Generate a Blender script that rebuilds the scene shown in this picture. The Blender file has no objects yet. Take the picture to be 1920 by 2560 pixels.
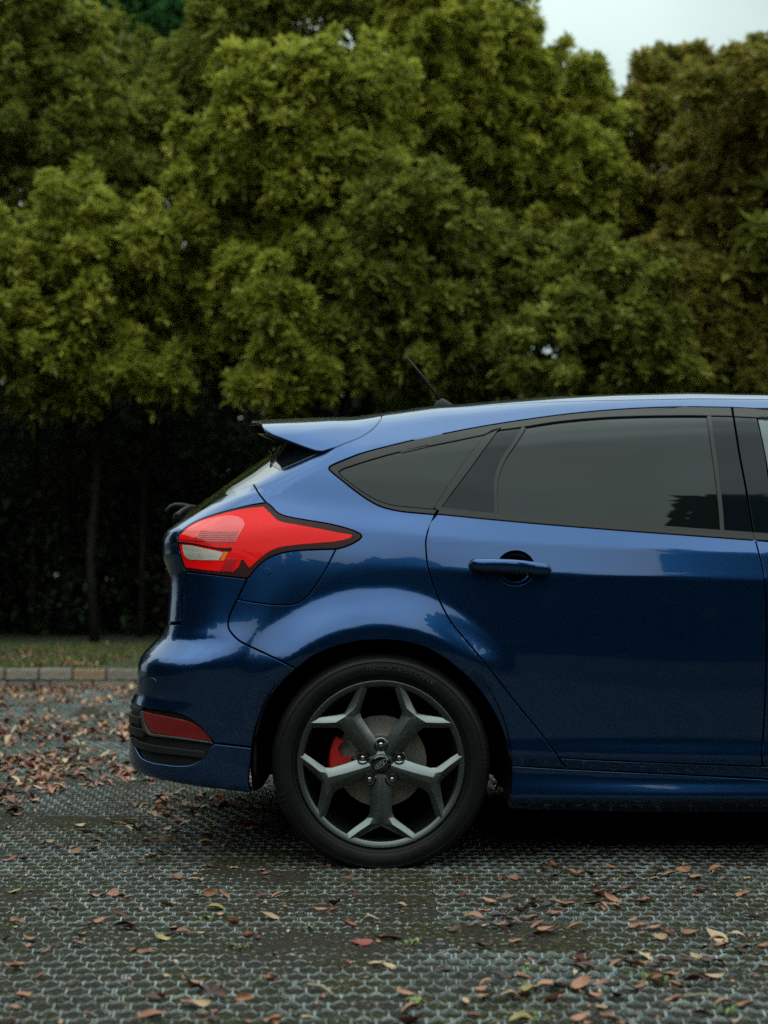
import bpy, bmesh, math, random
import numpy as np
from mathutils import Vector, Matrix
from mathutils.geometry import delaunay_2d_cdt

R = math.radians
scene = bpy.context.scene
COL = scene.collection
rng = np.random.default_rng(7)
random.seed(7)

# ------------------------------------------------------------------ camera, sky, sun, exposure
CAM_H, CAM_D, FPX = 0.855, 4.62, 4000.0          # eye height, metres to the car's flank, focal length in photo pixels
cam_data = bpy.data.cameras.new('camera')
cam_data.sensor_fit = 'VERTICAL'
cam_data.sensor_height = 32.0
cam_data.lens = 50.0
cam_data.shift_y = 150.0 / 2560.0
cam_data.clip_end = 2000.0
cam_data.dof.use_dof = True
cam_data.dof.focus_distance = 4.66
cam_data.dof.aperture_fstop = 2.6
cam_data.dof.aperture_blades = 0
cam = bpy.data.objects.new('camera', cam_data)
cam.location = (0.0, -CAM_D, CAM_H)
cam.rotation_euler = (R(90), 0, 0)
COL.objects.link(cam)
scene.camera = cam

SUN_EL, SUN_AZ = R(58), R(200)                    # azimuth clockwise from +Y; the sun is spread wide by the cloud
world = bpy.data.worlds.new('World')
scene.world = world
world.use_nodes = True
wt = world.node_tree
for n in list(wt.nodes):
    wt.nodes.remove(n)
sky = wt.nodes.new('ShaderNodeTexSky')
sky.sky_type = 'NISHITA'
sky.sun_disc = False
sky.sun_elevation = SUN_EL
sky.sun_rotation = SUN_AZ
sky.air_density = 1.0
sky.dust_density = 4.0
sky.ozone_density = 1.0
hs = wt.nodes.new('ShaderNodeHueSaturation')
hs.inputs['Saturation'].default_value = 0.25
mixw = wt.nodes.new('ShaderNodeMix')
mixw.data_type = 'RGBA'
mixw.inputs[0].default_value = 0.86               # an even cloud deck over most of the clear sky
# overcast deck: brighter overhead than at the horizon, with soft cloud forms
wtc = wt.nodes.new('ShaderNodeTexCoord')
wsep = wt.nodes.new('ShaderNodeSeparateXYZ')
wt.links.new(wtc.outputs['Generated'], wsep.inputs[0])
wmr = wt.nodes.new('ShaderNodeMapRange')
wmr.inputs['From Min'].default_value = 0.0
wmr.inputs['From Max'].default_value = 1.0
wmr.inputs['To Min'].default_value = 0.31
wmr.inputs['To Max'].default_value = 1.38
wt.links.new(wsep.outputs['Z'], wmr.inputs['Value'])
wnz = wt.nodes.new('ShaderNodeTexNoise')
wnz.inputs['Scale'].default_value = 3.4
wnz.inputs['Detail'].default_value = 3.0
wt.links.new(wtc.outputs['Generated'], wnz.inputs['Vector'])
wcl = wt.nodes.new('ShaderNodeMapRange')
wcl.inputs['From Min'].default_value = 0.3
wcl.inputs['From Max'].default_value = 0.7
wcl.inputs['To Min'].default_value = 0.72
wcl.inputs['To Max'].default_value = 1.24
wt.links.new(wnz.outputs['Fac'], wcl.inputs['Value'])
wmul = wt.nodes.new('ShaderNodeMath')
wmul.operation = 'MULTIPLY'
wt.links.new(wmr.outputs[0], wmul.inputs[0])
wt.links.new(wcl.outputs[0], wmul.inputs[1])
wcol = wt.nodes.new('ShaderNodeMix')
wcol.data_type = 'RGBA'
wcol.inputs[6].default_value = (0, 0, 0, 1)
wcol.inputs[7].default_value = (10.6, 13.0, 12.5, 1)
wcol.clamp_factor = False
wt.links.new(wmul.outputs[0], wcol.inputs[0])
wt.links.new(wcol.outputs[2], mixw.inputs[7])
bgw = wt.nodes.new('ShaderNodeBackground')
bgw.inputs['Strength'].default_value = 0.105
wo = wt.nodes.new('ShaderNodeOutputWorld')
wt.links.new(sky.outputs[0], hs.inputs['Color'])
wt.links.new(hs.outputs[0], mixw.inputs[6])
wt.links.new(mixw.outputs[2], bgw.inputs['Color'])
wt.links.new(bgw.outputs[0], wo.inputs['Surface'])

sun_data = bpy.data.lights.new('sun', 'SUN')
sun_data.energy = 1.0
sun_data.angle = R(170)
sun_data.color = (1.0, 1.0, 0.98)
sun = bpy.data.objects.new('sun', sun_data)
COL.objects.link(sun)
_sd = Vector((math.sin(SUN_AZ) * math.cos(SUN_EL), math.cos(SUN_AZ) * math.cos(SUN_EL), math.sin(SUN_EL)))
sun.rotation_euler = (-_sd).to_track_quat('-Z', 'Y').to_euler()

scene.view_settings.view_transform = 'Standard'
scene.view_settings.look = 'None'
scene.view_settings.exposure = 0.15
scene.view_settings.gamma = 1.0
scene.render.engine = 'CYCLES'
scene.cycles.use_denoising = False
scene.cycles.max_bounces = 6
scene.cycles.diffuse_bounces = 3
scene.cycles.glossy_bounces = 4
scene.cycles.transparent_max_bounces = 8
scene.cycles.caustics_reflective = False
scene.cycles.caustics_refractive = False


# ------------------------------------------------------------------ small helpers
def tag(o, label=None, cat=None, group=None, kind=None):
    if label: o['label'] = label
    if cat: o['category'] = cat
    if group: o['group'] = group
    if kind: o['kind'] = kind
    return o


def empty(name, loc=(0, 0, 0)):
    o = bpy.data.objects.new(name, None)
    o.empty_display_size = 0.1
    o.location = loc
    COL.objects.link(o)
    return o


def link(name, me, mat=None, parent=None):
    o = bpy.data.objects.new(name, me)
    COL.objects.link(o)
    if mat is not None and len(me.materials) == 0:
        me.materials.append(mat)
    if parent is not None:
        o.parent = parent
        if parent.type == 'EMPTY' or parent.location.length > 0:
            o.matrix_parent_inverse = Matrix.Translation(parent.location).inverted()
    return o


def mesh_np(name, verts, faces, smooth=True, normals=None):
    me = bpy.data.meshes.new(name)
    me.from_pydata([tuple(map(float, v)) for v in verts], [], [tuple(map(int, f)) for f in faces])
    me.update()
    if smooth:
        me.polygons.foreach_set('use_smooth', np.ones(len(me.polygons), dtype=bool))
    if normals is not None:
        me.normals_split_custom_set_from_vertices([tuple(map(float, n)) for n in normals])
    return me


def big_mesh(name, verts, quads_or_tris):
    """fast mesh from numpy: verts (n,3), faces (m,k) of constant k"""
    me = bpy.data.meshes.new(name)
    f = np.asarray(quads_or_tris, dtype=np.int32)
    k = f.shape[1]
    me.vertices.add(len(verts))
    me.vertices.foreach_set('co', np.asarray(verts, dtype=np.float32).ravel())
    me.loops.add(f.size)
    me.loops.foreach_set('vertex_index', f.ravel())
    me.polygons.add(len(f))
    me.polygons.foreach_set('loop_start', np.arange(0, f.size, k, dtype=np.int32))
    me.update(calc_edges=True)
    me.validate()
    return me


def bm_mesh(name, bm, smooth=False, angle=None):
    me = bpy.data.meshes.new(name)
    bmesh.ops.recalc_face_normals(bm, faces=bm.faces)
    bm.to_mesh(me)
    bm.free()
    if smooth:
        me.polygons.foreach_set('use_smooth', np.ones(len(me.polygons), dtype=bool))
        if angle is not None:
            me.set_sharp_from_angle(angle=angle)
    return me


def bm_box(bm, x0, x1, y0, y1, z0, z1, bevel=0.0, seg=2):
    r = bmesh.ops.create_cube(bm, size=1.0)
    vs = r['verts']
    for v in vs:
        v.co = Vector(((x0 + x1) / 2 + v.co.x * (x1 - x0), (y0 + y1) / 2 + v.co.y * (y1 - y0), (z0 + z1) / 2 + v.co.z * (z1 - z0)))
    if bevel > 0:
        es = list({e for v in vs for e in v.link_edges})
        bmesh.ops.bevel(bm, geom=es, offset=bevel, segments=seg, affect='EDGES')


def tube(points, radii, n=12, caps=True):
    """swept tube through points with a radius at each, as verts, faces"""
    P = [Vector(p) for p in points]
    V, F = [], []
    prev = None
    for i, p in enumerate(P):
        d = (P[min(i + 1, len(P) - 1)] - P[max(i - 1, 0)]).normalized()
        if prev is None:
            a = d.orthogonal().normalized()
        else:
            a = (prev - d * prev.dot(d)).normalized()
        prev = a
        b = d.cross(a)
        for k in range(n):
            t = 2 * math.pi * k / n
            V.append(p + (a * math.cos(t) + b * math.sin(t)) * radii[i])
    for i in range(len(P) - 1):
        for k in range(n):
            k2 = (k + 1) % n
            F.append((i * n + k, i * n + k2, (i + 1) * n + k2, (i + 1) * n + k))
    if caps:
        F.append(tuple(range(n))[::-1])
        F.append(tuple(range((len(P) - 1) * n, len(P) * n)))
    return V, F


# ------------------------------------------------------------------ materials
MATS = {}


def principled(name, base, rough=0.5, metallic=0.0, coat=0.0, coat_rough=0.03, spec=0.5, ior=1.5, emit=None, trans=0.0):
    m = bpy.data.materials.new(name)
    m.use_nodes = True
    b = m.node_tree.nodes['Principled BSDF']
    b.inputs['Base Color'].default_value = (*base, 1)
    b.inputs['Roughness'].default_value = rough
    b.inputs['Metallic'].default_value = metallic
    b.inputs['Coat Weight'].default_value = coat
    b.inputs['Coat Roughness'].default_value = coat_rough
    b.inputs['Specular IOR Level'].default_value = spec
    b.inputs['IOR'].default_value = ior
    b.inputs['Transmission Weight'].default_value = trans
    MATS[name] = m
    return m


def nodes_of(m):
    return m.node_tree.nodes, m.node_tree.links, m.node_tree.nodes['Principled BSDF']


def add_noise_color(m, stops, scale=5.0, detail=6.0, rough=0.6, coord='Object', fac_attr=None, distort=0.0):
    N, L, b = nodes_of(m)
    tc = N.new('ShaderNodeTexCoord')
    nz = N.new('ShaderNodeTexNoise')
    nz.inputs['Scale'].default_value = scale
    nz.inputs['Detail'].default_value = detail
    nz.inputs['Roughness'].default_value = rough
    nz.inputs['Distortion'].default_value = distort
    cr = N.new('ShaderNodeValToRGB')
    while len(cr.color_ramp.elements) < len(stops):
        cr.color_ramp.elements.new(0.5)
    for e, (p, c) in zip(cr.color_ramp.elements, stops):
        e.position = p
        e.color = (*c, 1)
    L.new(tc.outputs[coord], nz.inputs['Vector'])
    L.new(nz.outputs['Fac'], cr.inputs['Fac'])
    L.new(cr.outputs['Color'], b.inputs['Base Color'])
    return nz, cr


def add_bump(m, scale, strength, dist=0.002, detail=4.0, coord='Object'):
    N, L, b = nodes_of(m)
    tc = N.new('ShaderNodeTexCoord')
    nz = N.new('ShaderNodeTexNoise')
    nz.inputs['Scale'].default_value = scale
    nz.inputs['Detail'].default_value = detail
    bp = N.new('ShaderNodeBump')
    bp.inputs['Strength'].default_value = strength
    bp.inputs['Distance'].default_value = dist
    L.new(tc.outputs[coord], nz.inputs['Vector'])
    L.new(nz.outputs['Fac'], bp.inputs['Height'])
    L.new(bp.outputs['Normal'], b.inputs['Normal'])
    return nz


def rand_color(m, cols, per_island=True):
    """pick a colour per mesh island (leaf) or per object"""
    N, L, b = nodes_of(m)
    if per_island:
        g = N.new('ShaderNodeNewGeometry')
        out = g.outputs['Random Per Island']
    else:
        g = N.new('ShaderNodeObjectInfo')
        out = g.outputs['Random']
    cr = N.new('ShaderNodeValToRGB')
    while len(cr.color_ramp.elements) < len(cols):
        cr.color_ramp.elements.new(0.5)
    for i, (p, c) in enumerate(cols):
        cr.color_ramp.elements[i].position = p
        cr.color_ramp.elements[i].color = (*c, 1)
    L.new(out, cr.inputs['Fac'])
    L.new(cr.outputs['Color'], b.inputs['Base Color'])
    return cr


PAINT = principled('blue_metallic_paint', (0.009, 0.056, 0.178), rough=0.22, metallic=0.90, coat=1.0, coat_rough=0.016, ior=1.5)
GLOSS_BLACK = principled('gloss_black', (0.006, 0.007, 0.008), rough=0.08, coat=0.5)
MATTE_BLACK = principled('matte_black_plastic', (0.008, 0.009, 0.009), rough=0.55, spec=0.3)
SHELL_BLACK = principled('shadow_gap_black', (0.003, 0.003, 0.003), rough=0.9, spec=0.0)
RUBBER_TRIM = principled('rubber_trim', (0.022, 0.021, 0.019), rough=0.45, spec=0.35)
SEAL = principled('window_seal', (0.006, 0.006, 0.006), rough=0.5)
PRIVACY = principled('privacy_glass', (0.006, 0.008, 0.008), rough=0.012, spec=0.5, ior=1.42)
REAR_GLASS = principled('rear_window_glass', (0.010, 0.012, 0.012), rough=0.02, spec=0.5, ior=3.0)
PRIVACY.node_tree.nodes['Principled BSDF'].inputs['Specular Tint'].default_value = (0.93, 1.0, 0.99, 1)
PILLAR = principled('pillar_gloss_panel', (0.004, 0.007, 0.010), rough=0.04, ior=1.33)
FRONT_GLASS = principled('front_window_glass', (0.10, 0.13, 0.13), rough=0.015, ior=1.55)
LENS_RED = principled('red_lens', (1.0, 0.004, 0.005), rough=0.32, spec=0.15, coat=0.22, coat_rough=0.02)
LENS_RED.node_tree.nodes['Principled BSDF'].inputs['Subsurface Weight'].default_value = 0.0
LENS_RED2 = principled('red_lens_ribbed', (0.90, 0.012, 0.012), rough=0.15, spec=0.5, coat=1.0, coat_rough=0.02)
LENS_DARK = principled('dark_red_lens', (0.12, 0.004, 0.006), rough=0.2, coat=1.0, coat_rough=0.02)
LENS_EDGE = principled('smoked_lens_edge', (0.030, 0.003, 0.005), rough=0.35, spec=0.25)
LENS_CLEAR = principled('clear_lamp_lens', (0.66, 0.60, 0.52), rough=0.25, metallic=0.2, coat=1.0, coat_rough=0.02)
LENS_AMBER = principled('amber_lens', (0.85, 0.22, 0.01), rough=0.25, coat=1.0, coat_rough=0.02)
LENS_RIB = principled('clear_lens_rib', (0.42, 0.40, 0.37), rough=0.25, metallic=0.2, coat=1.0, coat_rough=0.02)
REFLEX = principled('red_reflector', (0.19, 0.006, 0.008), rough=0.3, coat=0.5)
TRIM_GREY = principled('grey_trim', (0.075, 0.085, 0.085), rough=0.35, metallic=0.4)
TYRE = principled('tyre_rubber', (0.010, 0.011, 0.011), rough=0.50, spec=0.22)
TYRE_LETTER = principled('tyre_lettering_rubber', (0.025, 0.028, 0.029), rough=0.42)
RIM = principled('gunmetal_alloy', (0.16, 0.182, 0.18), rough=0.33, metallic=1.0, coat=0.3, coat_rough=0.06)
RIM_LIP = principled('alloy_lip', (0.13, 0.148, 0.145), rough=0.38, metallic=1.0)
RIM_IN = principled('rim_barrel', (0.03, 0.033, 0.033), rough=0.4, metallic=0.6)
DISC = principled('brake_disc_iron', (0.30, 0.29, 0.26), rough=0.42, metallic=0.75)
CALIPER = principled('red_caliper', (0.48, 0.012, 0.012), rough=0.35, coat=0.5)
CHROME = principled('bright_metal', (0.62, 0.60, 0.56), rough=0.16, metallic=1.0)
CAP_BLACK = principled('cap_black', (0.005, 0.005, 0.006), rough=0.12, coat=1.0)
SILVER_PRINT = principled('silver_print', (0.42, 0.42, 0.42), rough=0.3, metallic=0.5)
BADGE_RED = principled('badge_red', (0.5, 0.02, 0.03), rough=0.25, coat=0.6)
PLATE = principled('plate_white', (0.08, 0.09, 0.09), rough=0.4)
# fine road dust on the tyres and soft lateral wear on the disc
add_noise_color(TYRE, [(0.3, (0.004, 0.0045, 0.0045)), (0.75, (0.0095, 0.010, 0.010))], scale=14, detail=8)
add_noise_color(DISC, [(0.3, (0.20, 0.19, 0.165)), (0.7, (0.31, 0.295, 0.26))], scale=30, detail=6)

# ------------------------------------------------------------------ the car's outer surface, as one function
YC, Z0, XE = 0.90, 0.75, -0.28      # centre plane, height of the axis used to unroll the body, where the tail starts
XW, ZW = -0.009, 0.300              # rear hub
XF = XW + 2.648                     # front hub


def bspl(t):
    a = (1 - t) ** 3 / 6
    b = (3 * t ** 3 - 6 * t ** 2 + 4) / 6
    c = (-3 * t ** 3 + 3 * t ** 2 + 3 * t + 1) / 6
    return a, b, c, t ** 3 / 6


class Tab1:
    def __init__(s, x0, dx, v):
        s.x0, s.dx, s.v = x0, dx, np.asarray(v, float)

    def __call__(s, x):
        q = np.clip((np.asarray(x, float) - s.x0) / s.dx, 1.0, len(s.v) - 3.001)
        i = q.astype(int)
        w = bspl(q - i)
        return sum(w[k] * s.v[i + k - 1] for k in range(4))


class Tab2:
    def __init__(s, x0, dx, z0, dz, v):
        s.x0, s.dx, s.z0, s.dz, s.v = x0, dx, z0, dz, v

    def __call__(s, x, z):
        q = np.clip((x - s.x0) / s.dx, 1.0, s.v.shape[0] - 3.001)
        r = np.clip((z - s.z0) / s.dz, 1.0, s.v.shape[1] - 3.001)
        i = q.astype(int)
        j = r.astype(int)
        wi, wj = bspl(q - i), bspl(r - j)
        o = 0
        for a in range(4):
            row = 0
            for b in range(4):
                row = row + wj[b] * s.v[i + a - 1, j + b - 1]
            o = o + wi[a] * row
        return o


def pchip(xk, yk, x):
    xk, yk = np.asarray(xk, float), np.asarray(yk, float)
    h = np.diff(xk)
    d = np.diff(yk) / h
    m = np.zeros_like(yk)
    m[0], m[-1] = d[0], d[-1]
    for i in range(1, len(xk) - 1):
        if d[i - 1] * d[i] > 0:
            w1, w2 = 2 * h[i] + h[i - 1], h[i] + 2 * h[i - 1]
            m[i] = (w1 + w2) / (w1 / d[i - 1] + w2 / d[i])
    x = np.asarray(x, float)
    i = np.clip(np.searchsorted(xk, x) - 1, 0, len(h) - 1)
    t = (x - xk[i]) / h[i]
    y = ((1 + 2 * t) * (1 - t) ** 2 * yk[i] + t * (1 - t) ** 2 * h[i] * m[i]
         + t * t * (3 - 2 * t) * yk[i + 1] + t * t * (t - 1) * h[i] * m[i + 1])
    y = np.where(x < xk[0], yk[0] + (x - xk[0]) * m[0], y)
    return np.where(x > xk[-1], yk[-1] + (x - xk[-1]) * m[-1], y)


# flank sections: at each station along the car the height and inset of
# lip, skirt crest, seam, lower flare, lower door, mid door, crease, shoulder, belt, roof edge
ST_X = [-1.00, -0.75, -0.50, -0.25, 0.00, 0.30, 0.90, 1.60, 2.65, 3.10, 3.60]
ST = [
 [(.235, .20), (.26, .17), (.34, .17), (.37, .17), (.43, .165), (.575, .16), (.70, .195), (.95, .22), (1.05, .26), (1.40, .45)],
 [(.235, .11), (.26, .085), (.34, .085), (.37, .085), (.43, .078), (.575, .070), (.70, .104), (.95, .134), (1.05, .178), (1.40, .355)],
 [(.215, .07), (.24, .035), (.33, .030), (.36, .030), (.42, .024), (.578, .020), (.70, .054), (.95, .086), (1.06, .135), (1.40, .312)],
 [(.170, .06), (.20, .030), (.29, .030), (.34, .030), (.40, .028), (.60, .016), (.80, .032), (.97, .062), (1.06, .106), (1.40, .285)],
 [(.170, .06), (.20, .030), (.29, .030), (.34, .030), (.40, .030), (.62, .012), (.865, .032), (.965, .055), (1.035, .092), (1.40, .272)],
 [(.165, .06), (.20, .012), (.285, .021), (.33, .010), (.38, .012), (.60, .010), (.856, .024), (.945, .045), (1.010, .077), (1.40, .268)],
 [(.165, .06), (.20, .008), (.258, .0195), (.322, .003), (.37, .0095), (.60, .012), (.838, .021), (.915, .041), (.965, .066), (1.40, .268)],
 [(.165, .06), (.20, .008), (.255, .0195), (.315, .003), (.36, .0095), (.60, .012), (.820, .021), (.890, .041), (.940, .066), (1.40, .275)],
 [(.180, .06), (.20, .030), (.25, .030), (.31, .020), (.36, .020), (.60, .014), (.790, .026), (.850, .050), (.900, .085), (1.40, .40)],
 [(.190, .10), (.22, .060), (.27, .055), (.33, .055), (.40, .055), (.60, .055), (.760, .075), (.820, .105), (.880, .15), (1.40, .50)],
 [(.190, .24), (.22, .20), (.27, .20), (.33, .20), (.40, .20), (.60, .20), (.740, .23), (.800, .27), (.860, .33), (1.40, .70)],
]


def make_flank():
    x0, dx, z0, dz = -1.1, 0.025, 0.08, 0.006
    xs = np.arange(x0, 3.85, dx)
    zs = np.arange(z0, 1.62, dz)
    st = np.array(ST)
    V = np.zeros((len(xs), len(zs)))
    zk = np.stack([pchip(ST_X, st[:, k, 0], xs) for k in range(st.shape[1])], 1)
    yk = np.stack([pchip(ST_X, st[:, k, 1], xs) for k in range(st.shape[1])], 1)
    for i in range(len(xs)):
        w = np.clip((xs[i] + 0.05) / 0.35, 0, 1)
        zz, yy = list(zk[i]), list(yk[i])
        # tighten the crease and the shoulder edge along the doors
        for k in (7, 6):
            for s_, other in ((1, k + 1), (-1, k - 1)):
                z1 = zk[i][k] + s_ * 0.012
                lin = yk[i][k] + (yk[i][other] - yk[i][k]) * (z1 - zk[i][k]) / (zk[i][other] - zk[i][k])
                zz.append(z1)
                yy.append(w * lin + (1 - w) * float(pchip(zk[i], yk[i], np.array([z1]))[0]))
        for q, b in ((0.25, 0.0095), (0.5, 0.0125), (0.75, 0.0095)):
            zz.append(zk[i][8] + q * (zk[i][9] - zk[i][8]))
            yy.append(yk[i][8] + q * (yk[i][9] - yk[i][8]) - b)
        o = np.argsort(zz)
        V[i] = pchip(np.array(zz)[o], np.array(yy)[o], zs)
    return Tab2(x0, dx, z0, dz, V)


FLANK = make_flank()


def smax(a, b, k):
    return np.maximum(a, b) + np.maximum(k - np.abs(a - b), 0) ** 2 / (4 * k)


def smin(a, b, k):
    return -smax(-a, -b, k)


def arch(x, z, cx, amp, k):
    r = np.sqrt((x - cx) ** 2 + (z - ZW) ** 2) + 1e-6
    up = np.clip((z - ZW - 0.06) / 0.26, 0, 1)
    up = up * up * (3 - 2 * up)
    d = r - 0.400
    q = 0.5 * (d + np.sqrt(d * d + 0.012 ** 2)) / 0.20
    return -0.016 + amp * q * (0.55 + 0.6 * q) + 0.06 * (1 - up)


def yside(x, z):
    y = FLANK(x, z)
    y = smin(y, arch(x, z, XW, 0.112, .02), 0.018)
    return smin(y, arch(x, z, XF, 0.112, .02), 0.018)


XCT = Tab1(0.0, 0.012, np.full(140, -0.76))
ZCT = Tab1(-0.7, 0.03, np.full(160, 1.44))
ZK0 = None


def zroof(x, y):
    t = (YC - y) / 0.62
    return ZCT(x) - 0.040 * t * t - 0.02 * t ** 4


def fside(x, y, z):
    ym = YC - np.abs(YC - y)
    return (yside(x, z) - ym) * 0.96


def ftop(x, y, z):
    return (z - zroof(x, y)) * 0.9


def frear(x, y, z):
    t = (YC - y) / 0.9
    e = 0.01
    sl = (XCT(z + e) - XCT(z - e)) / (2 * e)
    up = np.clip((z - 0.98) / 0.12, 0, 1)
    u2 = np.clip((z - 1.11) / 0.14, 0, 1)
    u2 = u2 * u2 * (3 - 2 * u2)
    t2 = t * t
    bow = (0.055 + 0.035 * up) * t2 + 0.03 * t2 * t2 + (0.38 + 0.31 * u2) * up * t2 ** 3
    return (XCT(z) + bow - x) / np.sqrt(1 + sl * sl)


def ffront(x, y, z):
    t = (YC - y) / 0.9
    xf = 3.52 - 0.20 * t * t - 0.55 * np.clip((z - 0.62) / 0.3, 0, 2) ** 2 * 0.2 - 0.6 * np.clip(0.35 - z, 0, 1)
    return x - xf


def shoulder(x, y, z):
    """flank and roof with the bevelled rail between them"""
    a, b = fside(x, y, z), ftop(x, y, z)
    q = np.clip((x + 0.28) / 0.24, 0, 1)
    e = 0.014 + 0.024 * q * q * (3 - 2 * q)
    c = (a + b) / 1.70 + e
    return smax(smax(a, c, 0.016), b, 0.022)


def Fbody(x, y, z):
    f = shoulder(x, y, z)
    kr = 0.16 - 0.128 * np.clip((z - 0.92) / 0.16, 0, 1)
    f = smax(f, frear(x, y, z), kr)
    return smax(f, ffront(x, y, z), 0.10)


def Fspoil(x, y, z):
    return shoulder(x, y, z)


def unpx(px, py, y):
    d = np.asarray(y) + CAM_D
    return np.stack([(np.asarray(px) - 960.0) / FPX * d, np.asarray(y) + 0 * np.asarray(px), CAM_H - (np.asarray(py) - 1430.0) / FPX * d], -1)


def hit(px, F=None):
    """photo pixels -> first point of the body surface on that line of sight (nearest approach if it misses)"""
    F = F or Fbody
    px = np.asarray(px, float)
    ys = np.linspace(-0.12, 0.95, 260)
    P = unpx(px[:, 0][:, None], px[:, 1][:, None], ys[None, :])
    f = F(P[..., 0], P[..., 1], P[..., 2])
    inside = f < 0
    i = np.argmax(inside, 1)
    miss = ~inside.any(1)
    i = np.where(miss, np.argmin(f, 1), i)
    lo, hi = ys[np.maximum(i - 1, 0)], ys[i]
    for _ in range(30):
        mid = (lo + hi) / 2
        p = unpx(px[:, 0], px[:, 1], mid)
        g = F(p[:, 0], p[:, 1], p[:, 2]) < 0
        hi = np.where(g, mid, hi)
        lo = np.where(g, lo, mid)
    yy = np.where(miss, ys[i], hi)
    return unpx(px[:, 0], px[:, 1], yy)


def dom_pos(dom, u, v, F):
    """unrolled coordinates -> point on the surface.  cyl: along the car / round it;  sph: azimuth / elevation round the tail"""
    if dom == 'cyl':
        th = v / 0.85
        o = np.stack([u, 0 * u + YC, 0 * u + Z0], -1)
        d = np.stack([0 * u, -np.cos(th), np.sin(th)], -1)
    else:
        az, el = u / 0.7, v / 0.7
        o = np.stack([0 * u + XE, 0 * u + YC, 0 * u + Z0], -1)
        d = np.stack([-np.sin(az) * np.cos(el), -np.cos(az) * np.cos(el), np.sin(el)], -1)
    lo, hi = np.zeros(len(u)), np.full(len(u), 1.6)
    for _ in range(34):
        m = (lo + hi) / 2
        p = o + d * m[:, None]
        g = F(p[:, 0], p[:, 1], p[:, 2]) < 0
        lo = np.where(g, m, lo)
        hi = np.where(g, hi, m)
    return o + d * lo[:, None]


def dom_inv(dom, P):
    if dom == 'cyl':
        return np.stack([P[:, 0], 0.85 * np.arctan2(P[:, 2] - Z0, YC - P[:, 1])], -1)
    dx, dy, dz = XE - P[:, 0], YC - P[:, 1], P[:, 2] - Z0
    az = np.arctan2(dx, dy)
    az = np.where(az < -math.pi / 2, az + 2 * math.pi, az)
    return np.stack([0.7 * az, 0.7 * np.arctan2(dz, np.hypot(dx, dy))], -1)


def grad(P, F):
    e = 0.0015
    g = np.zeros_like(P)
    for k in range(3):
        d = np.zeros(3)
        d[k] = e
        a, b = P + d, P - d
        g[:, k] = F(a[:, 0], a[:, 1], a[:, 2]) - F(b[:, 0], b[:, 1], b[:, 2])
    return g / np.linalg.norm(g, axis=1, keepdims=True)


# ---- curves traced from the photograph: crops of the photo and their scales
def crop(ox, oy, s):
    return lambda *p: np.array([(ox + a * s, oy + b * s) for a, b in p])


c1 = crop(300, 960, 820 / 1659)
c2 = crop(300, 1500, 700 / 1659)
c4 = crop(1000, 960, 920 / 1659)
c5 = crop(1060, 1300, 860 / 1659)
z3 = crop(380, 1230, 260 / 1643)
z4 = crop(600, 980, 560 / 1659)
z5 = crop(1140, 1340, 280 / 1659)
z6 = crop(300, 1720, 420 / 1659)
px = lambda *p: np.array(p, float)


def spline(P, step=4.0):
    """Catmull-Rom (centripetal-ish) through the points, resampled"""
    P = np.asarray(P, float)
    if len(P) < 3:
        n = max(2, int(np.linalg.norm(P[-1] - P[0]) / step) + 1)
        return P[0] + (P[-1] - P[0]) * np.linspace(0, 1, n)[:, None]
    Q = np.vstack([2 * P[0] - P[1], P, 2 * P[-1] - P[-2]])
    out = []
    for i in range(1, len(Q) - 2):
        n = max(2, int(np.linalg.norm(Q[i + 1] - Q[i]) / step) + 1)
        a = np.linalg.norm(Q[i] - Q[i - 1]) ** .5 + 1e-9
        b = np.linalg.norm(Q[i + 1] - Q[i]) ** .5 + 1e-9
        c = np.linalg.norm(Q[i + 2] - Q[i + 1]) ** .5 + 1e-9
        m1 = (Q[i + 1] - Q[i]) + b * ((Q[i] - Q[i - 1]) / a - (Q[i + 1] - Q[i - 1]) / (a + b))
        m2 = (Q[i + 1] - Q[i]) + b * ((Q[i + 2] - Q[i + 1]) / c - (Q[i + 2] - Q[i]) / (b + c))
        t = np.linspace(0, 1, n, endpoint=False)[:, None]
        out.append((2 * t ** 3 - 3 * t ** 2 + 1) * Q[i] + (t ** 3 - 2 * t ** 2 + t) * m1
                   + (-2 * t ** 3 + 3 * t ** 2) * Q[i + 1] + (t ** 3 - t ** 2) * m2)
    out.append(P[-1:])
    return np.vstack(out)


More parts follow.
